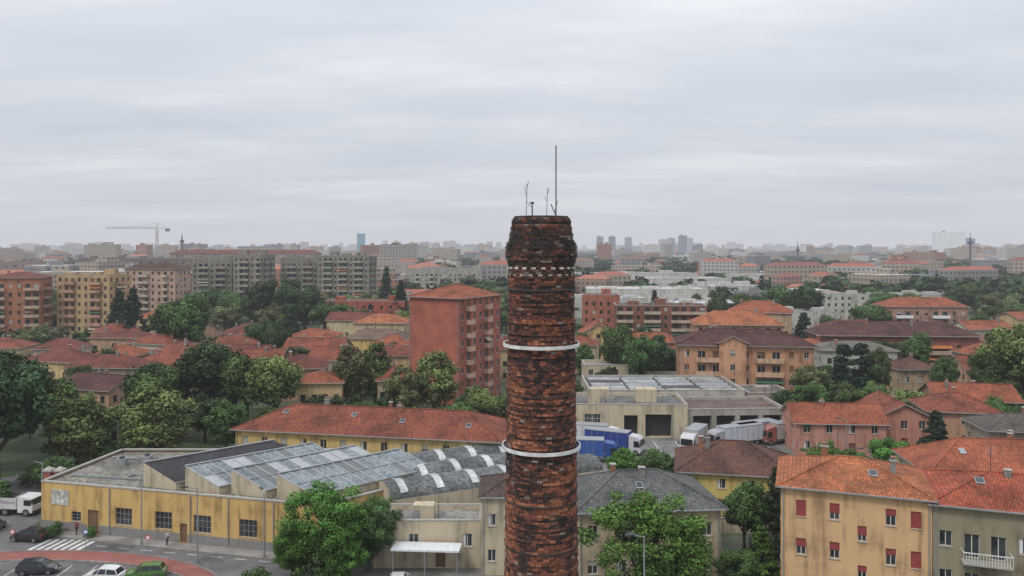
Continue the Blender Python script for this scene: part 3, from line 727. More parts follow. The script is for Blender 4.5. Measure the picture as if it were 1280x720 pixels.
building("yellow_balcony_block", -173, 304, -10, 22, 13, 25.3, plaster((.42, .30, .165)), 'flat', cols=(8, 4, 8, 4), nf=8, near=0, balc={0: (1, 2, 5, 6), 1: (1, 2)}, balmat=plaster((.42, .25, .18)), ch=3, pc=.5, shut=SHUT_BR)
building("beige_apartment_block", -183, 378, -10, 26, 13, 25.5, plaster((.42, .29, .22)), 'hip', rh=2.4, rm=T4, cols=(8, 4, 8, 4), nf=8, near=0, balc={0: (2, 3, 6)}, balmat=plaster((.46, .38, .3)), ch=2)
building("ochre_apartment_block", -196, 352, 6, 12, 13, 17, plaster((.5, .37, .2)), 'flat', cols=(4, 4, 4, 4), nf=5, near=0, ch=1)
gb = plaster((.22, .205, .175))
for (x, y, w_, h_, r_) in ((-168, 420, 20, 29.5, 8), (-145, 416, 16, 31.5, -14), (-125, 432, 20, 29.8, 8), (-103, 424, 28, 31, -8)):
    building("grey_apartment_block", x, y, r_, w_, 14, h_, gb, 'flat', cols=(int(w_ / 2.8), 5, 6, 5), nf=int(h_ / 3.05), near=0, fh=3.05, ch=3, balc={0: tuple(i for i in range(int(w_ / 2.8)) if i % 3), 1: (1, 3)}, balmat=plaster((.31, .29, .255)), pc=.4, shut=SHUT_BR)
building("pale_apartment_block", -76, 525, -3, 56, 14, 21.5, plaster((.33, .31, .27)), 'flat', cols=(18, 4, 18, 4), nf=6, near=0, ch=5, balc={0: tuple(i for i in range(18) if i % 3 == 1)}, balmat=plaster((.44, .42, .38)), pc=.4)
building("dark_apartment_block", -330, 610, 0, 120, 14, 27, plaster((.18, .14, .13)), 'flat', cols=(34, 3, 10, 3), nf=8, near=0, ch=6, pc=.5)
building("red_roof_long_block", -300, 700, 0, 130, 14, 30, plaster((.3, .24, .2)), 'hip', rh=3, rm=tiles((.22, .07, .06)), cols=(34, 3, 10, 3), nf=8, near=0, ch=3, pc=.5)
building("dark_apartment_block", -420, 640, 4, 60, 14, 24, plaster((.25, .2, .17)), 'flat', cols=(18, 3, 10, 3), nf=7, near=0, ch=4, pc=.5)
building("office_block", -40, 640, 0, 34, 16, 20, plaster((.14, .18, .22)), 'flat', cols=(12, 4, 10, 3), nf=5, near=0, ch=2, ww=1.9)

# ------------------------------------------------------------------ trees
def leafmat():
    m, nt, bs = nmat("foliage")
    a = N(nt, "ShaderNodeAttribute"); a.attribute_name = "shade"
    oi = N(nt, "ShaderNodeObjectInfo")
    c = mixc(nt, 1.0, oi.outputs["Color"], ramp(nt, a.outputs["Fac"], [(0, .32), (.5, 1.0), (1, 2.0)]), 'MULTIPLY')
    hs = N(nt, "ShaderNodeHueSaturation"); L(nt, c, hs.inputs["Color"])
    L(nt, math_n(nt, 'ADD', math_n(nt, 'MULTIPLY', oi.outputs["Random"], .04), .478), hs.inputs["Hue"])
    L(nt, math_n(nt, 'ADD', math_n(nt, 'MULTIPLY', oi.outputs["Random"], .5), .85), hs.inputs["Value"])
    bs.inputs["Roughness"].default_value = .75; bs.inputs["Specular IOR Level"].default_value = .12
    L(nt, hs.outputs[0], bs.inputs["Base Color"])
    return m
LEAF = leafmat()
def leaves(cl, npc, size, rs):
    Vs = []; sh = []
    for (c, r, bright) in cl:
        n = int(npc * (r ** 1.5))
        d = rs.normal(size=(n, 3)); d /= np.linalg.norm(d, axis=1)[:, None]
        p = np.array(c) + d * r * (rs.uniform(.5, 1.15, (n, 1))) * np.array((1, 1, .8))
        nr = d + rs.normal(size=(n, 3)) * .55; nr[:, 2] += .25; nr /= np.linalg.norm(nr, axis=1)[:, None]
        t = np.cross(nr, rs.normal(size=(n, 3))); t /= np.linalg.norm(t, axis=1)[:, None]
        bt = np.cross(nr, t); s = size * rs.uniform(.55, 1.35, (n, 1))
        q = np.stack([p + t * s * .6, p + bt * s * .42, p - t * s * .6, p - bt * s * .42], 1)
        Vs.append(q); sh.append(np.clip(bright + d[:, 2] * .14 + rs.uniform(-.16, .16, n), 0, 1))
    return np.concatenate(Vs), np.concatenate(sh)
def mkmesh(name, quads, shade, tubes):
    V = quads.reshape(-1, 3); nq = len(quads)
    F = np.arange(nq * 4).reshape(-1, 4)
    TV = []; TF = []
    for pts, rr in tubes:
        k = 7; base = len(TV)
        for i, (p, r) in enumerate(zip(pts, rr)):
            for j in range(k):
                a = 2 * math.pi * j / k; TV.append((p[0] + r * math.cos(a), p[1] + r * math.sin(a), p[2]))
        for i in range(len(pts) - 1):
            for j in range(k):
                j2 = (j + 1) % k; TF.append((base + i * k + j, base + i * k + j2, base + (i + 1) * k + j2, base + (i + 1) * k + j))
    if TV:
        F2 = np.array(TF) + len(V); V = np.concatenate([V, np.array(TV)]); F = np.concatenate([F, F2])
    nf = len(F)
    me = bpy.data.meshes.new(name); me.vertices.add(len(V)); me.vertices.foreach_set("co", V.astype(np.float32).ravel())
    me.loops.add(nf * 4); me.loops.foreach_set("vertex_index", F.astype(np.int32).ravel())
    me.polygons.add(nf); me.polygons.foreach_set("loop_start", np.arange(nf, dtype=np.int32) * 4)
    me.polygons.foreach_set("loop_total", np.full(nf, 4, dtype=np.int32))
    mi = np.zeros(nf, dtype=np.int32); mi[nq:] = 1
    me.materials.append(LEAF); me.materials.append(BARK); me.polygons.foreach_set("material_index", mi)
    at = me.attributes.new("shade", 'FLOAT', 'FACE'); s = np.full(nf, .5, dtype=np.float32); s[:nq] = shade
    at.data.foreach_set("value", s); me.update(calc_edges=True); me.validate()
    return me
def tree_mesh(kind, seed, dens=1.0):
    rs = np.random.RandomState(seed); cl = []; tubes = []
    if kind in ('broad', 'near'):
        n = 75 if kind == 'broad' else 125; lob = rs.uniform(.68, 1.2, 9); lo2 = rs.uniform(.82, 1.14, 7)
        for i in range(n):
            d = rs.normal(size=3); d /= np.linalg.norm(d)
            k = lob[int((math.atan2(d[1], d[0]) + math.pi) / 6.2832 * 8.99)] * (.85 + .3 * rs.rand()) * lo2[int((d[2] + 1) * 3.49)]
            rr = rs.uniform(.45, 1) ** .6 * k
            zc = 6.2 if kind == 'broad' else 5.7
            c = (d[0] * 3.7 * rr, d[1] * 3.7 * rr, zc + d[2] * (3.0 if kind == 'broad' else 3.6) * rr)
            r_ = rs.uniform(.75, 1.35) if kind == 'broad' else rs.uniform(.42, 1.05)
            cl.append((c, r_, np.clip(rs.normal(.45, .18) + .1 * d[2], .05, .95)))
        tubes.append(([(0, 0, -.2), (.05, 0, 1.5), (-.05, .1, 3.2), (0, 0, 6.5)], [.32, .24, .2, .08]))
        for i in range(7):
            a = i * .9 + rs.rand(); e = (math.cos(a) * 2.6, math.sin(a) * 2.6, 5.2 + rs.rand() * 2)
            tubes.append(([(0, 0, 2.2 + rs.rand()), (e[0] * .5, e[1] * .5, 4), e], [.14, .09, .03]))
        npc, sz = (125, .34) if kind == 'broad' else (320, .19)
    elif kind == 'oval':
        for i in range(66):
            d = rs.normal(size=3); d /= np.linalg.norm(d); rr = rs.uniform(.45, 1.1) ** .6
            c = (d[0] * 2.7 * rr, d[1] * 2.7 * rr, 5.7 + d[2] * 3.7 * rr); cl.append((c, rs.uniform(.6, 1.1), np.clip(rs.normal(.5, .15), .1, .9)))
        tubes.append(([(0, 0, -.2), (0, 0, 2.5), (0, 0, 7)], [.26, .18, .06])); npc, sz = 150, .30
        for i in range(5):
            a = i * 1.3; tubes.append(([(0, 0, 1.8), (math.cos(a) * .9, math.sin(a) * .9, 4), (math.cos(a) * 1.6, math.sin(a) * 1.6, 6)], [.1, .07, .03]))
    elif kind == 'conifer':
        for i in range(90):
            z = rs.uniform(.8, 9.8); mx = (10.1 - z) / 9.3 * 2.4 + .1; a = rs.uniform(0, 6.28); rr = rs.uniform(.55, 1.1) * mx
            cl.append(((math.cos(a) * rr, math.sin(a) * rr, z), .3 + .45 * mx / 2.5, np.clip(rs.normal(.4, .14), .05, .9)))
        tubes.append(([(0, 0, -.2), (0, 0, 5), (0, 0, 9.8)], [.25, .15, .03])); npc, sz = 260, .26
    elif kind == 'cypress':
        for i in range(60):
            z = rs.uniform(.5, 9.8); mx = 1.25 * math.sin(min(1, (10.2 - z) / 6) * 1.57); a = rs.uniform(0, 6.28); rr = rs.uniform(.3, 1) * mx
            cl.append(((math.cos(a) * rr, math.sin(a) * rr, z), .55, np.clip(rs.normal(.4, .14), .05, .9)))
        tubes.append(([(0, 0, -.2), (0, 0, 9)], [.18, .04])); npc, sz = 260, .24
    elif kind == 'bush':
        for i in range(22):
            d = rs.normal(size=3); d /= np.linalg.norm(d); cl.append(((d[0] * 1.6, d[1] * 1.6, 1.3 + d[2] * .8), rs.uniform(.5, .9), rs.uniform(.25, .7)))
        npc, sz = 150, .25
    q, s = leaves(cl, npc * dens, sz, rs)
    return mkmesh(kind + "_tree_mesh", q, s, tubes)
TM = {'broad': [tree_mesh('broad', i, 1.25) for i in (1, 2, 3, 4, 5)], 'oval': [tree_mesh('oval', i) for i in (11, 12, 13)], 'near': [tree_mesh('near', i) for i in (51, 52)],
      'conifer': [tree_mesh('conifer', 21), tree_mesh('conifer', 22)], 'cypress': [tree_mesh('cypress', 31)], 'bush': [tree_mesh('bush', 41), tree_mesh('bush', 42)]}
NAME = {'broad': 'broadleaf_tree', 'near': 'broadleaf_tree', 'oval': 'linden_tree', 'conifer': 'fir_tree', 'cypress': 'cypress_tree', 'bush': 'bush'}
TCOL = {'dark': (.036, .060, .027), 'mid': (.056, .094, .031), 'light': (.110, .145, .050), 'vivid': (.062, .135, .028), 'fir': (.024, .044, .028), 'olive': (.095, .108, .048)}
def tree(kind, x, y, h, r=None, col='mid', idx=None):
    ms = TM[kind]; me = ms[R.randrange(len(ms))] if idx is None else ms[idx % len(ms)]
    o = link(bpy.data.objects.new(NAME[kind], me)); base = {'broad': (9.7, 4.9), 'near': (9.7, 4.7), 'oval': (9.9, 3.4), 'conifer': (10, 2.5), 'cypress': (10, 1.5), 'bush': (2.6, 2.2)}[kind]
    sz = h / base[0]; sx = (r / base[1]) if r else sz
    o.location = (x, y, 0); o.scale = (sx, sx * R.uniform(.9, 1.1), sz); o.rotation_euler = (0, 0, R.uniform(0, 6.28))
    c = TCOL[col]; o.color = (*c, 1); return o
NT = [('near', 13.8, 77.5, 12.0, 7.2, 'vivid'), ('near', -20.2, 86.5, 10.3, 5.8, 'vivid'), ('near', -15.8, 88.6, 8.4, 3.6, 'mid'), ('near', -23.6, 86.0, 6.2, 3.0, 'vivid'), ('near', -17.6, 84.6, 5.6, 2.8, 'vivid'),
      ('bush', -21.5, 84.6, 2.6, 2.4, 'mid'), ('bush', -19.0, 84.0, 2.2, 2.2, 'vivid'),
      ('broad', -76, 118, 20, 8.5, 'dark'), ('broad', -84, 126, 22, 9, 'dark'), ('oval', -68.5, 126, 12.6, 5.6, 'light'), ('oval', -58.2, 131, 13.2, 6.4, 'light'),
      ('broad', -62, 165, 17.5, 8.5, 'dark'), ('broad', -53, 160, 15, 7, 'mid'), ('broad', -46.5, 157, 15.5, 7, 'light'), ('broad', -70, 158, 14, 8, 'dark'),
      ('oval', -34.5, 170, 15, 4.6, 'olive'), ('oval', -29.5, 172, 15.5, 4.2, 'mid'), ('oval', -16, 165, 14.5, 5.6, 'light'), ('oval', -22, 160, 12, 4, 'olive'),
      ('oval', -8, 172, 6, 3, 'mid'), ('broad', -82, 142, 13, 6, 'mid'), ('broad', -66, 147, 13.5, 6, 'mid'), ('broad', -92, 140, 17, 8, 'dark'), ('broad', -100, 150, 15, 8, 'dark'),
      ('broad', -72, 138, 9, 5, 'mid'), ('broad', -64, 138, 7, 4, 'dark'), ('oval', -50, 140, 9, 4, 'mid'), ('broad', -56, 146, 9, 5, 'dark'), ('broad', -44, 146, 7, 4, 'mid'), ('bush', -62, 121, 2.6, 3, 'mid'), ('bush', -56, 122, 2.4, 3, 'dark'), ('bush', -50, 121, 2.2, 2.6, 'mid'),
      ('broad', -66.5, 117, 5, 3.2, 'mid'), ('broad', -92, 120, 9, 5, 'mid'), ('bush', -73, 113.5, 2.4, 3, 'mid'), ('bush', -79, 114.5, 2.8, 3.4, 'dark'), ('broad', -28, 148, 7, 4, 'mid'), ('broad', -18, 146, 6, 4, 'vivid'), ('broad', -10, 150, 7, 4, 'mid'), ('broad', -36, 152, 8, 4.4, 'dark'),
      ('bush', -66, 121, 3, 3.4, 'dark'), ('bush', -71, 121, 3, 3.4, 'mid'), ('broad', -70, 131, 6, 4, 'dark'), ('broad', -63, 127, 5, 3.4, 'mid'), ('bush', -76, 113, 2, 3, 'mid'), ('broad', -88, 117, 8, 5, 'dark'),
      ('conifer', 30.5, 92.5, 10.5, 2.6, 'dark'), ('broad', 27.3, 94, 8.5, 3.5, 'mid'), ('conifer', 26.3, 84.5, 6.5, 2.6, 'vivid'), ('broad', 23.5, 83, 4.6, 2.5, 'mid'), ('broad', 33, 96, 7, 3, 'dark'),
      ('oval', 32, 121, 5, 3, 'mid'), ('broad', 21.5, 117, 6.5, 3.6, 'mid'), ('broad', 17, 120, 5.5, 3, 'vivid'), ('broad', 39, 118, 6.0, 3.4, 'mid'), ('bush', 44, 112, 3, 2.4, 'vivid'), ('broad', 47, 118, 5, 4, 'vivid'),
      ('oval', 53, 124, 4.5, 3.2, 'mid'), ('broad', 60, 127, 5.5, 4.0, 'vivid'), ('broad', 50, 128, 4.5, 3.6, 'vivid'), ('bush', 57, 120, 3, 3, 'mid'), ('bush', -27, 84.3, 2.2, 1.8, 'mid'), ('bush', -25.5, 83, 1.6, 1.6, 'vivid'),
      ('broad', 42, 97, 6, 3.2, 'mid'), ('broad', 50, 99, 5.4, 3, 'dark'), ('conifer', 70, 132, 9, 3, 'fir'), ('broad', 66, 156, 9, 4.4, 'mid'), ('broad', 60, 160, 9, 4.5, 'mid'), ('broad', 90, 148, 8, 4, 'mid'), ('broad', 102, 168, 9, 4.5, 'mid'),
      ('broad', 31, 192, 15, 5.2, 'mid'), ('broad', 27, 205, 17, 6, 'mid'), ('broad', 37, 203, 13, 5, 'dark'), ('oval', 20, 222, 9, 3, 'mid'), ('broad', 23, 190, 7, 4, 'dark'),
      ('cypress', 75, 181, 14, 3.2, 'fir'), ('cypress', 79.5, 182, 14, 3.3, 'fir'), ('oval', 83, 181, 13, 3, 'mid'), ('broad', 66, 176, 10, 4.4, 'olive'), ('broad', 71, 172, 7, 3.4, 'mid'), ('oval', 98, 181, 11, 3.6, 'mid'),
      ('broad', 103, 172, 15.5, 6, 'mid'), ('broad', 107.5, 169, 19.5, 8.5, 'light'), ('broad', 119, 186, 18, 8, 'light'), ('broad', 100, 157, 7, 3, 'mid'), ('broad', 113, 176, 14, 7, 'mid'), ('broad', 88, 205, 12, 5, 'mid'), ('broad', 98, 210, 12, 5.5, 'dark'), ('broad', 108, 214, 13, 6, 'mid'),
      ('conifer', 52, 292, 20, 4, 'fir'), ('conifer', 93, 255, 15, 5, 'fir'), ('oval', 20.5, 232, 11, 3, 'mid'), ('broad', 24, 240, 8, 4, 'mid'),
      ('broad', -97, 178, 9, 5, 'mid'), ('broad', -104, 204, 10, 5, 'dark'), ('broad', -84, 211, 9, 4, 'dark'), ('broad', -97, 240, 22, 9, 'mid'), ('broad', -104, 246, 20, 9, 'mid'),
      ('conifer', -128, 270, 22, 6, 'fir'), ('conifer', -135, 275, 21, 6, 'fir'), ('broad', -70, 236, 14, 6, 'dark'), ('broad', -76, 240, 14, 6, 'dark'), ('oval', -31, 215, 10, 4, 'dark'),
      ('broad', -86, 330, 20, 9, 'dark'), ('broad', -96, 340, 22, 9, 'dark'), ('broad', -106, 345, 22, 9, 'dark'), ('conifer', -46, 330, 22, 5, 'fir'), ('conifer', -62, 395, 26, 5, 'fir'),
      ('broad', -118, 340, 17, 9, 'mid'), ('broad', -130, 350, 18, 9, 'dark'), ('broad', 78, 300, 18, 8, 'dark'), ('broad', 88, 310, 17, 8, 'mid'), ('broad', 128, 350, 20, 11, 'dark'), ('broad', 120, 360, 19, 10, 'mid'), ('broad', 106, 345, 15, 9, 'dark'),
      ('oval', -58, 109, 4.5, 1.6, 'mid'), ('bush', -57, 99.6, 1.6, 1.4, 'mid'), ('bush', -52.2, 99, 1.3, 1, 'vivid')]
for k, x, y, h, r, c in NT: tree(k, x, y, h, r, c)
def blocked(x, y, mg):
    for a, b_, c, d in EXCL:
        if a - mg < x < b_ + mg and c - mg < y < d + mg: return True
    if 5 < x < 72 and 100 < y < 156: return True
    if -72 < x < 6 and y < 152: return True
    return False
cnt = 0
for i in range(4000):
    Y = 140 + 460 * R.random() ** 1.1; X = R.uniform(-.76, .76) * Y
    if blocked(X, Y, 2.4): continue
    if X > 20 and X / Y < .42 and Y > 320 and R.random() < .8: continue
    kind = R.choices(('broad', 'oval', 'conifer', 'cypress'), (7, 3, .8, .5))[0]
    h = R.uniform(5, 8.5) if Y < 300 else R.uniform(9, 15)
    if X > 20 and X / Y < .42 and Y > 320: h *= .7
    tree(kind, X, Y, h, None if kind != 'broad' else h * .6, R.choice(('dark', 'mid', 'mid', 'dark', 'olive', 'light')) if kind in ('broad', 'oval') else 'fir'); cnt += 1
    if cnt > 800: break
rs = np.random.RandomState(77)
def far_clump(seed):
    r2 = np.random.RandomState(seed); cl = []
    for i in range(11):
        d = r2.normal(size=3); d /= np.linalg.norm(d); cl.append(((d[0] * 3, d[1] * 3, 4.8 + d[2] * 3), 1.9, np.clip(r2.normal(.42, .17), 0, 1)))
    return leaves(cl, 4.2, 1.9, r2)
FC = [far_clump(i) for i in range(6)]
Q = []; S = []
for i in range(10000):
    u = rs.uniform(.0045, .08); Y = 36 / u; X = rs.uniform(-.75, .75) * Y
    if Y < 480 : continue
    if blocked(X, Y, 5): continue
    if noise.noise(Vector((X / 260, Y / 500, 3))) < -.25: continue
    if X > 0 and X / Y < .38 and Y < 720 and rs.rand() < .75: continue
    q, s = FC[i % 6]; a = rs.uniform(0, 6.28); k = rs.uniform(1.0, 1.9); kx = k * (1 + min(Y, 6000) / 1500)
    Rm = np.array([[math.cos(a), -math.sin(a), 0], [math.sin(a), math.cos(a), 0], [0, 0, 1]])
    Q.append((q @ Rm.T) * np.array((kx, kx, k)) + np.array((X, Y, 0))); S.append(np.clip(s + rs.uniform(-.2, .12), 0, 1))
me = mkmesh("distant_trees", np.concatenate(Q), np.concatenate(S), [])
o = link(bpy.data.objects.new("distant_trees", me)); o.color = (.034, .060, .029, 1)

# ------------------------------------------------------------------ distant city
m, nt, bs = nmat("distant_facades")
a = N(nt, "ShaderNodeAttribute"); a.attribute_name = "bcol"
uv = N(nt, "ShaderNodeUVMap").outputs[0]; sx = N(nt, "ShaderNodeSeparateXYZ"); L(nt, uv, sx.inputs[0])
fz = math_n(nt, 'GREATER_THAN', math_n(nt, 'FRACT', math_n(nt, 'DIVIDE', sx.outputs[1], 3.2)), .52)
fu = math_n(nt, 'GREATER_THAN', math_n(nt, 'FRACT', math_n(nt, 'DIVIDE', sx.outputs[0], 3.4)), .5)
al = math_n(nt, 'MULTIPLY', math_n(nt, 'MULTIPLY', fz, fu), a.outputs["Alpha"])
c = mixc(nt, math_n(nt, 'MULTIPLY', al, .75), a.outputs["Color"], (.05, .055, .06))
L(nt, c, bs.inputs["Base Color"]); bs.inputs["Roughness"].default_value = .85
FACM = m
def city(name, lst):
    V = []; F = []; C = []; UV = []
    for (x, y, w_, d_, h_, rt, col, rc, pit) in lst:
        co, si = math.cos(rt), math.sin(rt)
        def blk(w1, d1, z0, z1, cx=0, cy=0):
            i = len(V)
            c4 = [(-w1 / 2, -d1 / 2), (w1 / 2, -d1 / 2), (w1 / 2, d1 / 2), (-w1 / 2, d1 / 2)]
            P = [(x + (a + cx) * co - (b_ + cy) * si, y + (a + cx) * si + (b_ + cy) * co) for a, b_ in c4]
            V.extend([(*p, z0) for p in P] + [(*p, z1) for p in P])
            for k in range(4):
                l = (k + 1) % 4; F.append((i + k, i + l, i + 4 + l, i + 4 + k)); C.append((*col, 1)); ln = w1 if k % 2 == 0 else d1
                UV.extend([0, 0, ln, 0, ln, z1 - z0, 0, z1 - z0])
            return i
        i = blk(w_, d_, 0, h_)
        if pit:
            j = len(V); r0 = (x + (-w_ / 2 + d_ / 2) * co, y + (-w_ / 2 + d_ / 2) * si, h_ + 2.4); r1 = (x + (w_ / 2 - d_ / 2) * co, y + (w_ / 2 - d_ / 2) * si, h_ + 2.4)
            V += [r0, r1]
            for f in ((i + 4, i + 5, j + 1, j), (i + 6, i + 7, j, j + 1), (i + 5, i + 6, j + 1), (i + 7, i + 4, j)):
                F.append(f); C.append((*rc, 0)); UV += [0] * (2 * len(f))
        else:
            F.append((i + 4, i + 5, i + 6, i + 7)); C.append((*rc, 0)); UV += [0] * 8
            if h_ > 14:
                for q in range(R.choice((1, 2, 3))):
                    j = blk(w_ * R.uniform(.1, .3), d_ * .4, h_, h_ + R.uniform(1.5, 4), R.uniform(-.3, .3) * w_, 0)
                    F.append((j + 4, j + 5, j + 6, j + 7)); C.append((*rc, 0)); UV += [0] * 8
    me = bpy.data.meshes.new(name); me.from_pydata(V, [], F); me.materials.append(FACM)
    at = me.attributes.new("bcol", 'FLOAT_COLOR', 'FACE'); at.data.foreach_set("color", [q for c in C for q in c])
    me.uv_layers.new(name="UVMap").data.foreach_set("uv", UV)
    link(bpy.data.objects.new(name, me))
lst = []
PAL = [(.36, .35, .32), (.30, .28, .26), (.36, .30, .25), (.24, .23, .23), (.30, .2, .16), (.5, .48, .45), (.2, .2, .22), (.33, .28, .22), (.42, .41, .4), (.28, .14, .1)]
for i in range(1200):
    u = R.uniform(.0055, .075); Y = 36 / u; X = R.uniform(-.76, .76) * Y
    if Y < 470 or blocked(X, Y, 14): continue
    pit = R.random() < (.36 if Y < 1200 else .12)
    w_ = R.choice((R.uniform(12, 26), R.uniform(20, 48))) if Y < 1500 else R.uniform(20, 80); d_ = R.uniform(9, 11.9)
    if not pit: d_ = R.uniform(10, 34)
    h_ = R.uniform(6, 11) if R.random() < .75 else R.uniform(12, 25)
    if Y > 1500: h_ = R.uniform(8, 24)
    if Y > 3500: h_ = R.uniform(14, 40)
    lst.append((X, Y, w_, d_, h_, R.uniform(-.6, .6), R.choice(PAL), R.choice([(.28, .09, .065), (.2, .07, .055), (.33, .12, .075), (.16, .09, .07)]) if pit else R.choice([(.3, .29, .28), (.55, .55, .54), (.16, .16, .16), (.22, .21, .2)]), pit))
for i in range(120):   # mid-rise apartment slabs
    Y = R.uniform(900, 2600); X = R.uniform(-.74, .74) * Y
    if X < 0 and Y < 1200 and R.random() < .5: continue
    lst.append((X, Y, R.uniform(14, 48), R.uniform(12, 16), R.uniform(20, 37) + Y / 400, R.uniform(-.6, .6), R.choice(PAL), (.3, .3, .3), False))
for i in range(300):
    X = R.uniform(-3900, 3900); Y = R.uniform(4200, 6500); dens = 1 if (-900 < X < 1500) else .75
    lst.append((X, Y, R.uniform(20, 80), 20, R.choice((R.uniform(34, 50), R.uniform(40, 76))) * dens, R.uniform(-.3, .3), R.choice(PAL), (.3, .3, .3), False))
city("distant_city_buildings", lst)
city("blue_glass_tower", [(-566, 3000, 30, 26, 84, .2, (.03, .26, .36), (.2, .3, .35), False)])
DK = (.14, .18, .24)
city("skyline_towers", [(330, 3000, 22, 20, 72, .1, DK, (.3, .3, .3), False), (375, 3000, 20, 20, 73, .3, (.12, .14, .2), (.3, .3, .3), False), (436, 3000, 24, 20, 70, 0, (.24, .27, .32), (.3, .3, .3), False),
      (640, 3000, 26, 22, 76, .3, DK, (.3, .3, .3), False), (664, 3000, 24, 22, 66, .1, (.35, .38, .42), (.3, .3, .3), False), (575, 3000, 40, 22, 62, .1, (.4, .4, .4), (.3, .3, .3), False), (618, 3100, 22, 22, 68, .1, (.22, .25, .3), (.3, .3, .3), False),
      (-780, 3000, 30, 22, 52, .1, (.5, .46, .42), (.3, .3, .3), False), (-370, 3000, 34, 22, 50, .1, (.4, .32, .28), (.3, .3, .3), False), (-328, 3000, 34, 22, 52, .1, (.4, .36, .32), (.3, .3, .3), False), (-285, 3000, 30, 22, 48, .1, (.4, .36, .34), (.3, .3, .3), False),
      (-1560, 3000, 50, 22, 50, .1, (.5, .48, .46), (.3, .3, .3), False), (-1830, 3000, 90, 22, 44, .1, (.5, .48, .46), (.3, .3, .3), False), (1480, 2600, 40, 22, 62, .2, (.16, .24, .38), (.3, .3, .3), False)])
city("white_office_tower", [(1365, 2500, 92, 26, 82, 0, (.82, .84, .86), (.5, .5, .5), False)])

def mast(name, x, y, h, w_, mat):
    b = Bld(name); b.cyl('shaft', (0, 0), w_, 0, h, mat, 10, w_ * .6)
    b.cyl('head', (0, 0), w_ * 1.8, h * .86, h * .92, mat, 10); b.beam('rod', (0, 0, h), (0, 0, h * 1.1), w_ * .3, mat); b.finish((x, y, 0))
mast("telecom_mast", 401, 700, 44, 1.1, flatm("mast_grey", (.12, .12, .13), .7)); mast("telecom_mast", 250, 700, 37, .9, flatm("mast_grey", (.12, .12, .13), .7))
mast("telecom_mast", -330, 800, 46, 1.1, flatm("mast_grey", (.12, .12, .13), .7))
b = Bld("tower_crane"); CR = flatm("crane_paint", (.40, .38, .34), .6)
hh = 53
for sx_ in (-1, 1):
    for sy in (-1, 1): b.beam('mast', (sx_, sy, 0), (sx_, sy, hh), .3, CR)
for k in range(17):
    z = k * 3.1; b.beam('mast', (-1, -1, z), (1, -1, z + 3.1), .2, CR); b.beam('mast', (1, 1, z), (-1, 1, z + 3.1), .2, CR)
b.beam('jib', (-48, 0, hh + 1), (12, 0, hh + 1), .5, CR); b.beam('jib', (-48, 0, hh + 2.2), (0, 0, hh + 2.6), .3, CR)
for k in range(24): b.beam('jib', (-48 + k * 2, 0, hh + 1), (-47 + k * 2, 0, hh + 2.2), .2, CR); b.beam('jib', (-47 + k * 2, 0, hh + 2.2), (-46 + k * 2, 0, hh + 1), .2, CR)
b.box('counterweight', 8, 12, -1, 1, hh - 2, hh + .7, CONC); b.box('cab', -1.6, 1.6, -2.4, -1.1, hh - 2, hh + .5, WHITE)
b.beam('apex', (0, 0, hh), (0, 0, hh + 6), .6, CR); b.beam('ties', (0, 0, hh + 6), (-32, 0, hh + 2), .18, CR); b.beam('ties', (0, 0, hh + 6), (11, 0, hh + 1), .18, CR)
b.finish((-355, 800, 0), rad(8))

# ------------------------------------------------------------------ vehicles
TYRE = flatm("tyre", (.02, .02, .02), .9); RIM = flatm("wheel_rim", (.35, .35, .36), .35, .8)
CG = flatm("car_glass", (.015, .018, .02), .08, var=.05); LAMP = flatm("headlamp", (.6, .6, .58), .15); TAIL = flatm("tail_lamp", (.35, .02, .02), .3)
def wheel(b, x, y, r, wd):
    n = 16; s = 1 if y > 0 else -1
    A = [(x + r * math.cos(2 * math.pi * i / n), y, r + r * math.sin(2 * math.pi * i / n)) for i in range(n)]
    B_ = [(p[0], y - s * wd, p[2]) for p in A]
    for i in range(n): j = (i + 1) % n; b.face('wheels', [A[i], A[j], B_[j], B_[i]], TYRE)
    b.face('wheels', A, TYRE); b.face('wheels', B_, TYRE)
    b.face('wheels', [(x + r * .6 * math.cos(2 * math.pi * i / n), y + s * .012, r + r * .6 * math.sin(2 * math.pi * i / n)) for i in range(n)], RIM)
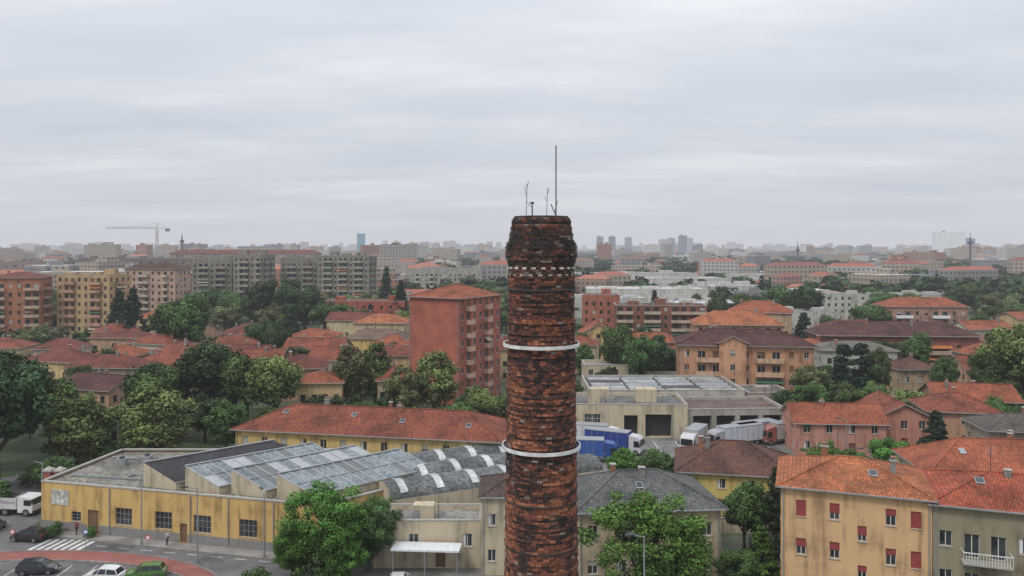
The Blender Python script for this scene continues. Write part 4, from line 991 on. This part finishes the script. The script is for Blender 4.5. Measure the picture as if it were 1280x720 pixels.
def car(name, x, y, rotd, col, kind='hatch'):
    m = flatm("car_paint", col, .25, var=.04); m.node_tree.nodes["Principled BSDF"].inputs["Coat Weight"].default_value = .6
    b = Bld(name)
    st = [(-2.12, .66, .38, .72), (-2.05, .78, .28, .88), (-1.6, .86, .22, .95), (-.6, .88, .2, .97), (.5, .88, .2, .95), (1.1, .87, .2, .90), (1.7, .82, .22, .80), (2.05, .70, .28, .66), (2.14, .58, .36, .56)]
    rings = []
    for (xx, hw, zb, zt) in st:
        zm = (zb + zt) / 2
        rings.append([(xx, -hw * .9, zb), (xx, -hw, zm), (xx, -hw * .95, zt), (xx, 0, zt + .04), (xx, hw * .95, zt), (xx, hw, zm), (xx, hw * .9, zb)])
    for a_, c_ in zip(rings, rings[1:]):
        for i in range(7): j = (i + 1) % 7; b.face('body', [a_[i], c_[i], c_[j], a_[j]], m if i != 6 else DARKM)
    b.face('body', rings[0], m); b.face('body', rings[-1][::-1], m)
    xr = -1.95 if kind == 'wagon' else -1.75
    lo = [(xr - .1, .76), (-.6, .82), (.45, .82), (1.15, .76)]; hi = [(xr + .22, .58, 1.40), (-.6, .62, 1.48), (.15, .60, 1.46), (.42, .56, 1.42)]
    for s in (-1, 1):
        for i in range(3):
            b.face('windows', [(lo[i][0], s * lo[i][1], .95), (lo[i + 1][0], s * lo[i + 1][1], .95 if i < 2 else .9), (hi[i + 1][0], s * hi[i + 1][1], hi[i + 1][2]), (hi[i][0], s * hi[i][1], hi[i][2])], CG)
            p, q = (lo[i][0], s * lo[i][1], .95), (hi[i][0], s * hi[i][1], hi[i][2]); b.beam('body', p, q, .07, m)
        b.beam('body', (lo[3][0], s * lo[3][1], .9), (hi[3][0], s * hi[3][1], 1.42), .07, m)
        for i in range(3): b.beam('body', (hi[i][0], s * hi[i][1], hi[i][2]), (hi[i + 1][0], s * hi[i + 1][1], hi[i + 1][2]), .07, m)
        b.box('body', .75, .9, s * .93 - .07, s * .93 + .07, .92, 1.05, m)
        for xx in (-1.32, 1.32): wheel(b, xx, s * .89, .32, .2)
        b.box('lights', 1.98, 2.09, s * .55 - .13, s * .55 + .13, .55, .68, LAMP); b.box('lights', -2.13, -2.06, s * .62 - .1, s * .62 + .1, .68, .86, TAIL)
    b.face('windows', [(lo[3][0], -.76, .9), (lo[3][0], .76, .9), (hi[3][0], .56, 1.42), (hi[3][0], -.56, 1.42)], CG)
    b.face('windows', [(lo[0][0], -.76, .95), (lo[0][0], .76, .95), (hi[0][0], .58, 1.40), (hi[0][0], -.58, 1.40)], CG)
    for i in range(3): b.face('body', [(hi[i][0], -hi[i][1], hi[i][2]), (hi[i + 1][0], -hi[i + 1][1], hi[i + 1][2]), (hi[i + 1][0], hi[i + 1][1], hi[i + 1][2]), (hi[i][0], hi[i][1], hi[i][2])], m)
    b.box('body', 2.1, 2.16, -.26, .26, .38, .5, WHITE)
    b.finish((x, y, .012), rad(rotd))
car("parked_car", -59.2, 98.0, 172, (.02, .02, .024)); car("parked_car", -52.2, 88.2, 8, (.03, .033, .04), 'wagon'); car("parked_car", -43.9, 86.2, 175, (.6, .6, .6))
car("parked_car", -39.8, 87.0, 190, (.07, .16, .04)); car("parked_car", -65.6, 101, 95, (.1, .1, .11)); car("parked_car", -68.5, 84.3, 4, (.25, .03, .03)); car("parked_car", -47, 83, 0, (.2, .22, .25))
car("parked_car", 24.3, 133, 150, (.5, .5, .52)); car("parked_car", 27.2, 131.5, 150, (.05, .08, .15)); car("parked_car", 19, 147.5, 80, (.7, .7, .7)); car("parked_car", 52, 133.5, 20, (.6, .6, .6)); car("parked_car", -12, 84.6, 90, (.55, .55, .56))
car("parked_car", -10, 119.5, 80, (.3, .3, .32)); car("parked_car", 47.3, 104, 78, (.5, .5, .5))

def lorry(name, x, y, rotd, cabc, boxc, ln=8.5, tarp=None):
    b = Bld(name); cm = flatm("truck_paint", cabc, .35, var=.05); bm = flatm("trailer_panel", boxc, .5, var=.1)
    b.box('chassis', -ln, 2.0, -.45, .45, .7, .95, DARKM)
    if tarp == 'flat':
        b.box('load_bed', -ln, -.2, -1.2, 1.2, 1.0, 1.15, CONC)
        for y0, y1 in ((-1.25, -1.2), (1.2, 1.25)): b.box('load_bed', -ln, -.2, y0, y1, .95, 1.6, bm)
        b.box('load_bed', -ln - .05, -ln, -1.25, 1.25, .95, 1.6, bm); b.box('load_bed', -.2, -.12, -1.25, 1.25, .95, 2.6, bm)
    else:
        b.box('cargo_box', -ln, -.2, -1.25, 1.25, 1.05, 3.75, bm)
        for z0, z1 in ((1.0, 1.08), (3.7, 3.8)): b.box('cargo_box', -ln - .03, -.17, -1.28, 1.28, z0 - .01, z1, METAL)
        for k in range(1, int(ln / 1.2)):
            for s in (-1, 1): b.box('cargo_box', -ln + k * 1.2, -ln + k * 1.2 + .06, s * 1.27 - .015, s * 1.27 + .015, 1.1, 3.69, METAL)
    pr = [(0, .5), (2.1, .5), (2.15, 1.5), (1.95, 2.75), (1.5, 3.15), (0, 3.35)]
    if tarp == 'flat': pr = [(0, .5), (2.1, .5), (2.15, 1.4), (1.9, 2.3), (1.6, 2.5), (0, 2.55)]
    for s in (-1, 1): b.face('cab', [(p[0], s * 1.2, p[1]) for p in pr], cm)
    for i in range(len(pr)):
        p, q = pr[i], pr[(i + 1) % len(pr)]; b.face('cab', [(p[0], -1.2, p[1]), (q[0], -1.2, q[1]), (q[0], 1.2, q[1]), (p[0], 1.2, p[1])], cm)
    if tarp == 'flat': b.face('windows', [(2.14, -1.05, 1.5), (2.14, 1.05, 1.5), (1.94, 1.05, 2.22), (1.94, -1.05, 2.22)], CG)
    else: b.face('windows', [(2.165, -1.05, 1.6), (2.165, 1.05, 1.6), (1.985, 1.05, 2.65), (1.985, -1.05, 2.65)], CG)
    for s in (-1, 1):
        zt = 2.2 if tarp == 'flat' else 2.5
        b.face('windows', [(.9, s * 1.21, 1.45), (1.95, s * 1.21, 1.45), (1.8, s * 1.21, zt), (.9, s * 1.21, zt)], CG)
        b.box('mirrors', 2.0, 2.15, s * 1.4 - .1, s * 1.4 + .1, 1.7, 2.3, DARKM); b.box('lights', 2.13, 2.2, s * .9 - .15, s * .9 + .15, .75, .95, LAMP)
        for xx in (1.2, -ln + 1.4, -ln + 2.7) + ((-ln + 4.0,) if tarp != 'flat' else ()): wheel(b, xx, s * 1.22, .5, .3)
    b.box('bumper', 2.1, 2.25, -1.2, 1.2, .4, .72, DARKM)
    b.finish((x, y, .012), rad(rotd))
lorry("blue_lorry", 15.6, 134, -8, (.02, .06, .25), (.03, .09, .32), 5.5); lorry("blue_lorry", 20.6, 139, -25, (.5, .5, .52), (.02, .05, .24), 8); lorry("white_lorry", 17.5, 144.5, -15, (.6, .6, .62), (.55, .56, .58), 7)
lorry("white_lorry", 31.2, 140, 240, (.5, .5, .5), (.42, .40, .38), 6.5); lorry("articulated_lorry", 37.0, 142.6, 205, (.3, .3, .33), (.46, .48, .52), 9); lorry("articulated_lorry", 40.5, 145.5, 205, (.04, .09, .3), (.20, .26, .38), 9)
lorry("articulated_lorry", 47.5, 146, 200, (.3, .1, .08), (.4, .38, .36), 8)
lorry("flatbed_truck", -65.8, 107.8, -6, (.62, .62, .62), (.5, .5, .49), 4.5, 'flat')

# ------------------------------------------------------------------ street furniture
def lamp(x, y, h=7.5, rotd=0):
    b = Bld("street_lamp"); b.cyl('pole', (0, 0), .11, 0, h, METAL, 8, .06); b.cyl('base', (0, 0), .18, 0, .5, METAL, 8)
    b.beam('arm', (0, 0, h - .05), (1.3, 0, h + .25), .08, METAL); b.box('head', 1.0, 1.8, -.15, .15, h + .2, h + .34, DARKM)
    b.finish((x, y, 0), rad(rotd))
for x, y, h, r_ in ((-35.8, 91.0, 8.5, 200), (-44.6, 96.3, 8.5, 250), (-28.6, 92.3, 7.5, 120), (-60.8, 103.5, 8, 180), (-74, 100, 8, 0), (-66, 92.3, 8, 30), (12.0, 76.2, 8.6, 180), (-63, 128, 8, 180), (30, 150, 8, 270), (49.3, 110, 8, 180), (56, 134, 7, 180), (11.4, 69.0, 11.0, 200)): lamp(x, y, h, r_)
def sign(x, y, rotd, col):
    b = Bld("traffic_sign"); b.cyl('pole', (0, 0), .04, 0, 2.7, METAL, 8)
    n = 16
    for (r_, t, mm) in ((.32, -.05, flatm("sign_face", col, .4)), (.22, -.056, WHITE)):
        b.face('plate', [(r_ * math.cos(2 * math.pi * i / n), t, 2.4 + r_ * math.sin(2 * math.pi * i / n)) for i in range(n)], mm)
    b.finish((x, y, 0), rad(rotd))
sign(-58.8, 94.2, 0, (.5, .02, .02)); sign(-50.2, 94.2, 10, (.02, .08, .4)); sign(-64.2, 98.8, 0, (.5, .02, .02)); sign(-42, 92.3, 0, (.5, .02, .02))
for x, y in ((-65.2, 112.6), (-63.6, 112.6)):
    b = Bld("brick_gate_pillar"); b.box('shaft', -.5, .5, -.5, .5, 0, 4.4, brickm((.33, .1, .06))); b.box('cap', -.65, .65, -.65, .65, 4.4, 4.65, STONE)
    q = [(-.6, -.6, 4.65), (.6, -.6, 4.65), (.6, .6, 4.65), (-.6, .6, 4.65)]
    for i in range(4): b.face('cap', [q[i], q[(i + 1) % 4], (0, 0, 5.1)], STONE)
    b.finish((x, y, 0))
def bwall(x0, y0, x1, y1, h, mat, name="boundary_wall"):
    b = Bld(name); LL = math.hypot(x1 - x0, y1 - y0)
    b.box('wall', 0, LL, -.12, .12, 0, h, mat); b.box('coping', -.03, LL + .03, -.18, .18, h + .002, h + .1, STONE)
    b.finish((x0, y0, 0), math.atan2(y1 - y0, x1 - x0))
bwall(-62.6, 113, -61.5, 152, 2.2, plaster((.4, .33, .25))); bwall(-98, 112.6, -80, 113.2, 2.0, plaster((.4, .3, .22))); bwall(-16, 82, -3, 82, 2.0, CREAM); bwall(42, 101, 56, 150, 2, CREAM)
bwall(19, 101, 42, 100, 1.8, CREAM); bwall(62, 134, 96, 128, 1.6, plaster((.4, .33, .28)))

# ------------------------------------------------------------------ people
def person(x, y, rotd, top, legs):
    e = link(bpy.data.objects.new("pedestrian", None)); e.location = (x, y, .12); e.rotation_euler = (0, 0, rad(rotd))
    def skin(nm, vs, es, rs, mat, root=0):
        me = bpy.data.meshes.new(nm); me.from_pydata(vs, es, []); me.materials.append(mat)
        o = link(bpy.data.objects.new(nm, me)); o.parent = e; md = o.modifiers.new("s", 'SKIN')
        for i, r_ in enumerate(rs):
            me.skin_vertices[0].data[i].radius = (r_, r_); me.skin_vertices[0].data[i].use_root = (i == root)
        o.modifiers.new("d", 'SUBSURF').levels = 1; o.modifiers["d"].render_levels = 1
    SK = flatm("skin", (.4, .24, .17), .6); HR = flatm("hair", (.03, .02, .015), .8)
    skin("trousers", [(0, 0, .95), (-.09, 0, .88), (-.1, -.12, .48), (-.1, .02, .08), (.09, 0, .88), (.1, .14, .48), (.1, .2, .08), (-.1, -.12, .04), (.1, .06, .04)],
         [(0, 1), (1, 2), (2, 3), (0, 4), (4, 5), (5, 6), (3, 7), (6, 8)], [.13, .1, .07, .05, .1, .07, .05, .04, .04], legs)
    skin("jacket", [(0, 0, .98), (0, 0, 1.25), (0, 0, 1.42), (-.19, 0, 1.42), (-.25, .06, 1.16), (-.24, -.08, .95), (.19, 0, 1.42), (.25, -.04, 1.16), (.24, -.16, .95)],
         [(0, 1), (1, 2), (2, 3), (3, 4), (4, 5), (2, 6), (6, 7), (7, 8)], [.14, .15, .13, .065, .05, .04, .065, .05, .04], top)
    skin("head", [(0, 0, 1.46), (0, -.01, 1.55), (0, -.02, 1.66), (0, -.02, 1.72)], [(0, 1), (1, 2), (2, 3)], [.05, .06, .1, .07], SK)
    skin("hair", [(0, .02, 1.66), (0, 0, 1.75)], [(0, 1)], [.1, .075], HR)
    for s in (-1, 1): skin("hand", [(s * .24, -.12, .93), (s * .24, -.13, .85)], [(0, 1)], [.035, .025], SK)
person(-41.4, 96.1, 90, flatm("cloth_white", (.6, .6, .6), .9), flatm("cloth_dark", (.03, .03, .05), .9))
person(-54.2, 99.6, 60, flatm("cloth_red", (.3, .05, .05), .9), flatm("cloth_dark", (.03, .03, .05), .9))

# ------------------------------------------------------------------ sky, haze, sun, camera
w = bpy.data.worlds.new("World"); scene.world = w; w.use_nodes = True; nt = w.node_tree
bg = nt.nodes["Background"]; bg.inputs["Strength"].default_value = .1
sk = N(nt, "ShaderNodeTexSky", sky_type='NISHITA'); sk.sun_disc = False; sk.sun_elevation = rad(51); sk.sun_rotation = rad(222)
tc = N(nt, "ShaderNodeTexCoord").outputs["Generated"]; sp = N(nt, "ShaderNodeSeparateXYZ"); L(nt, tc, sp.inputs[0])
zc = math_n(nt, 'MAXIMUM', sp.outputs[2], 0.0); dz = math_n(nt, 'ADD', zc, .10)
cb = N(nt, "ShaderNodeCombineXYZ"); L(nt, math_n(nt, 'DIVIDE', sp.outputs[0], dz), cb.inputs[0]); L(nt, math_n(nt, 'DIVIDE', sp.outputs[1], dz), cb.inputs[1])
na = noise_n(nt, 1.0, 8, cb.outputs[0], sc=(.5, 1.2, 1), rough=.58); nb = noise_n(nt, .35, 4, cb.outputs[0], sc=(.8, 1.6, 1))
f = math_n(nt, 'ADD', math_n(nt, 'MULTIPLY', na, .6), math_n(nt, 'MULTIPLY', nb, .4))
cl = ramp(nt, f, [(.36, (.545, .605, .69)), (.5, (.66, .70, .76)), (.61, (.80, .815, .84))])
br = math_n(nt, 'MULTIPLY', math_n(nt, 'ADD', 1.0, math_n(nt, 'MULTIPLY', math_n(nt, 'POWER', zc, 1.5), 1.2)), 10.0)
cc = N(nt, "ShaderNodeVectorMath", operation='SCALE'); L(nt, cl, cc.inputs[0]); L(nt, br, cc.inputs["Scale"])
L(nt, mixc(nt, .94, sk.outputs[0], cc.outputs[0]), bg.inputs["Color"])

hz = bpy.data.materials.new("haze"); hz.use_nodes = True; nt = hz.node_tree; nt.nodes.clear()
out = N(nt, "ShaderNodeOutputMaterial"); ab = N(nt, "ShaderNodeVolumeAbsorption"); em = N(nt, "ShaderNodeEmission"); ad = N(nt, "ShaderNodeAddShader")
sg = .00016; ab.inputs["Color"].default_value = (0, 0, 0, 1); ab.inputs["Density"].default_value = sg
em.inputs["Color"].default_value = (.605, .615, .665, 1); em.inputs["Strength"].default_value = sg  # volume emits its own uniform glow, standing in for daylight scattered by haze
L(nt, ab.outputs[0], ad.inputs[0]); L(nt, em.outputs[0], ad.inputs[1]); L(nt, ad.outputs[0], out.inputs["Volume"])
b = Bld("haze"); b.box('v', -17000, 17000, -400, 19000, -3, 260, hz); hzo = b.finish()

s = bpy.data.lights.new("sun", 'SUN'); s.energy = 1.5; s.angle = rad(12); s.color = (1, .95, .88)
so = link(bpy.data.objects.new("sun", s)); 
dirv = Vector((-.55, -.6, 1.0)).normalized(); so.rotation_euler = dirv.to_track_quat('Z', 'Y').to_euler()
cam = bpy.data.cameras.new("camera"); cam.lens = 28.125; cam.sensor_width = 36; cam.shift_y = -52 / 1280; cam.clip_end = 30000; cam.clip_start = .5
co = link(bpy.data.objects.new("camera", cam)); co.location = (0, 0, 36); co.rotation_euler = (rad(90), 0, 0); scene.camera = co
scene.view_settings.view_transform = 'Standard'; scene.view_settings.look = 'None'; scene.view_settings.exposure = 0
print("trees", cnt, "objs", len(scene.objects))
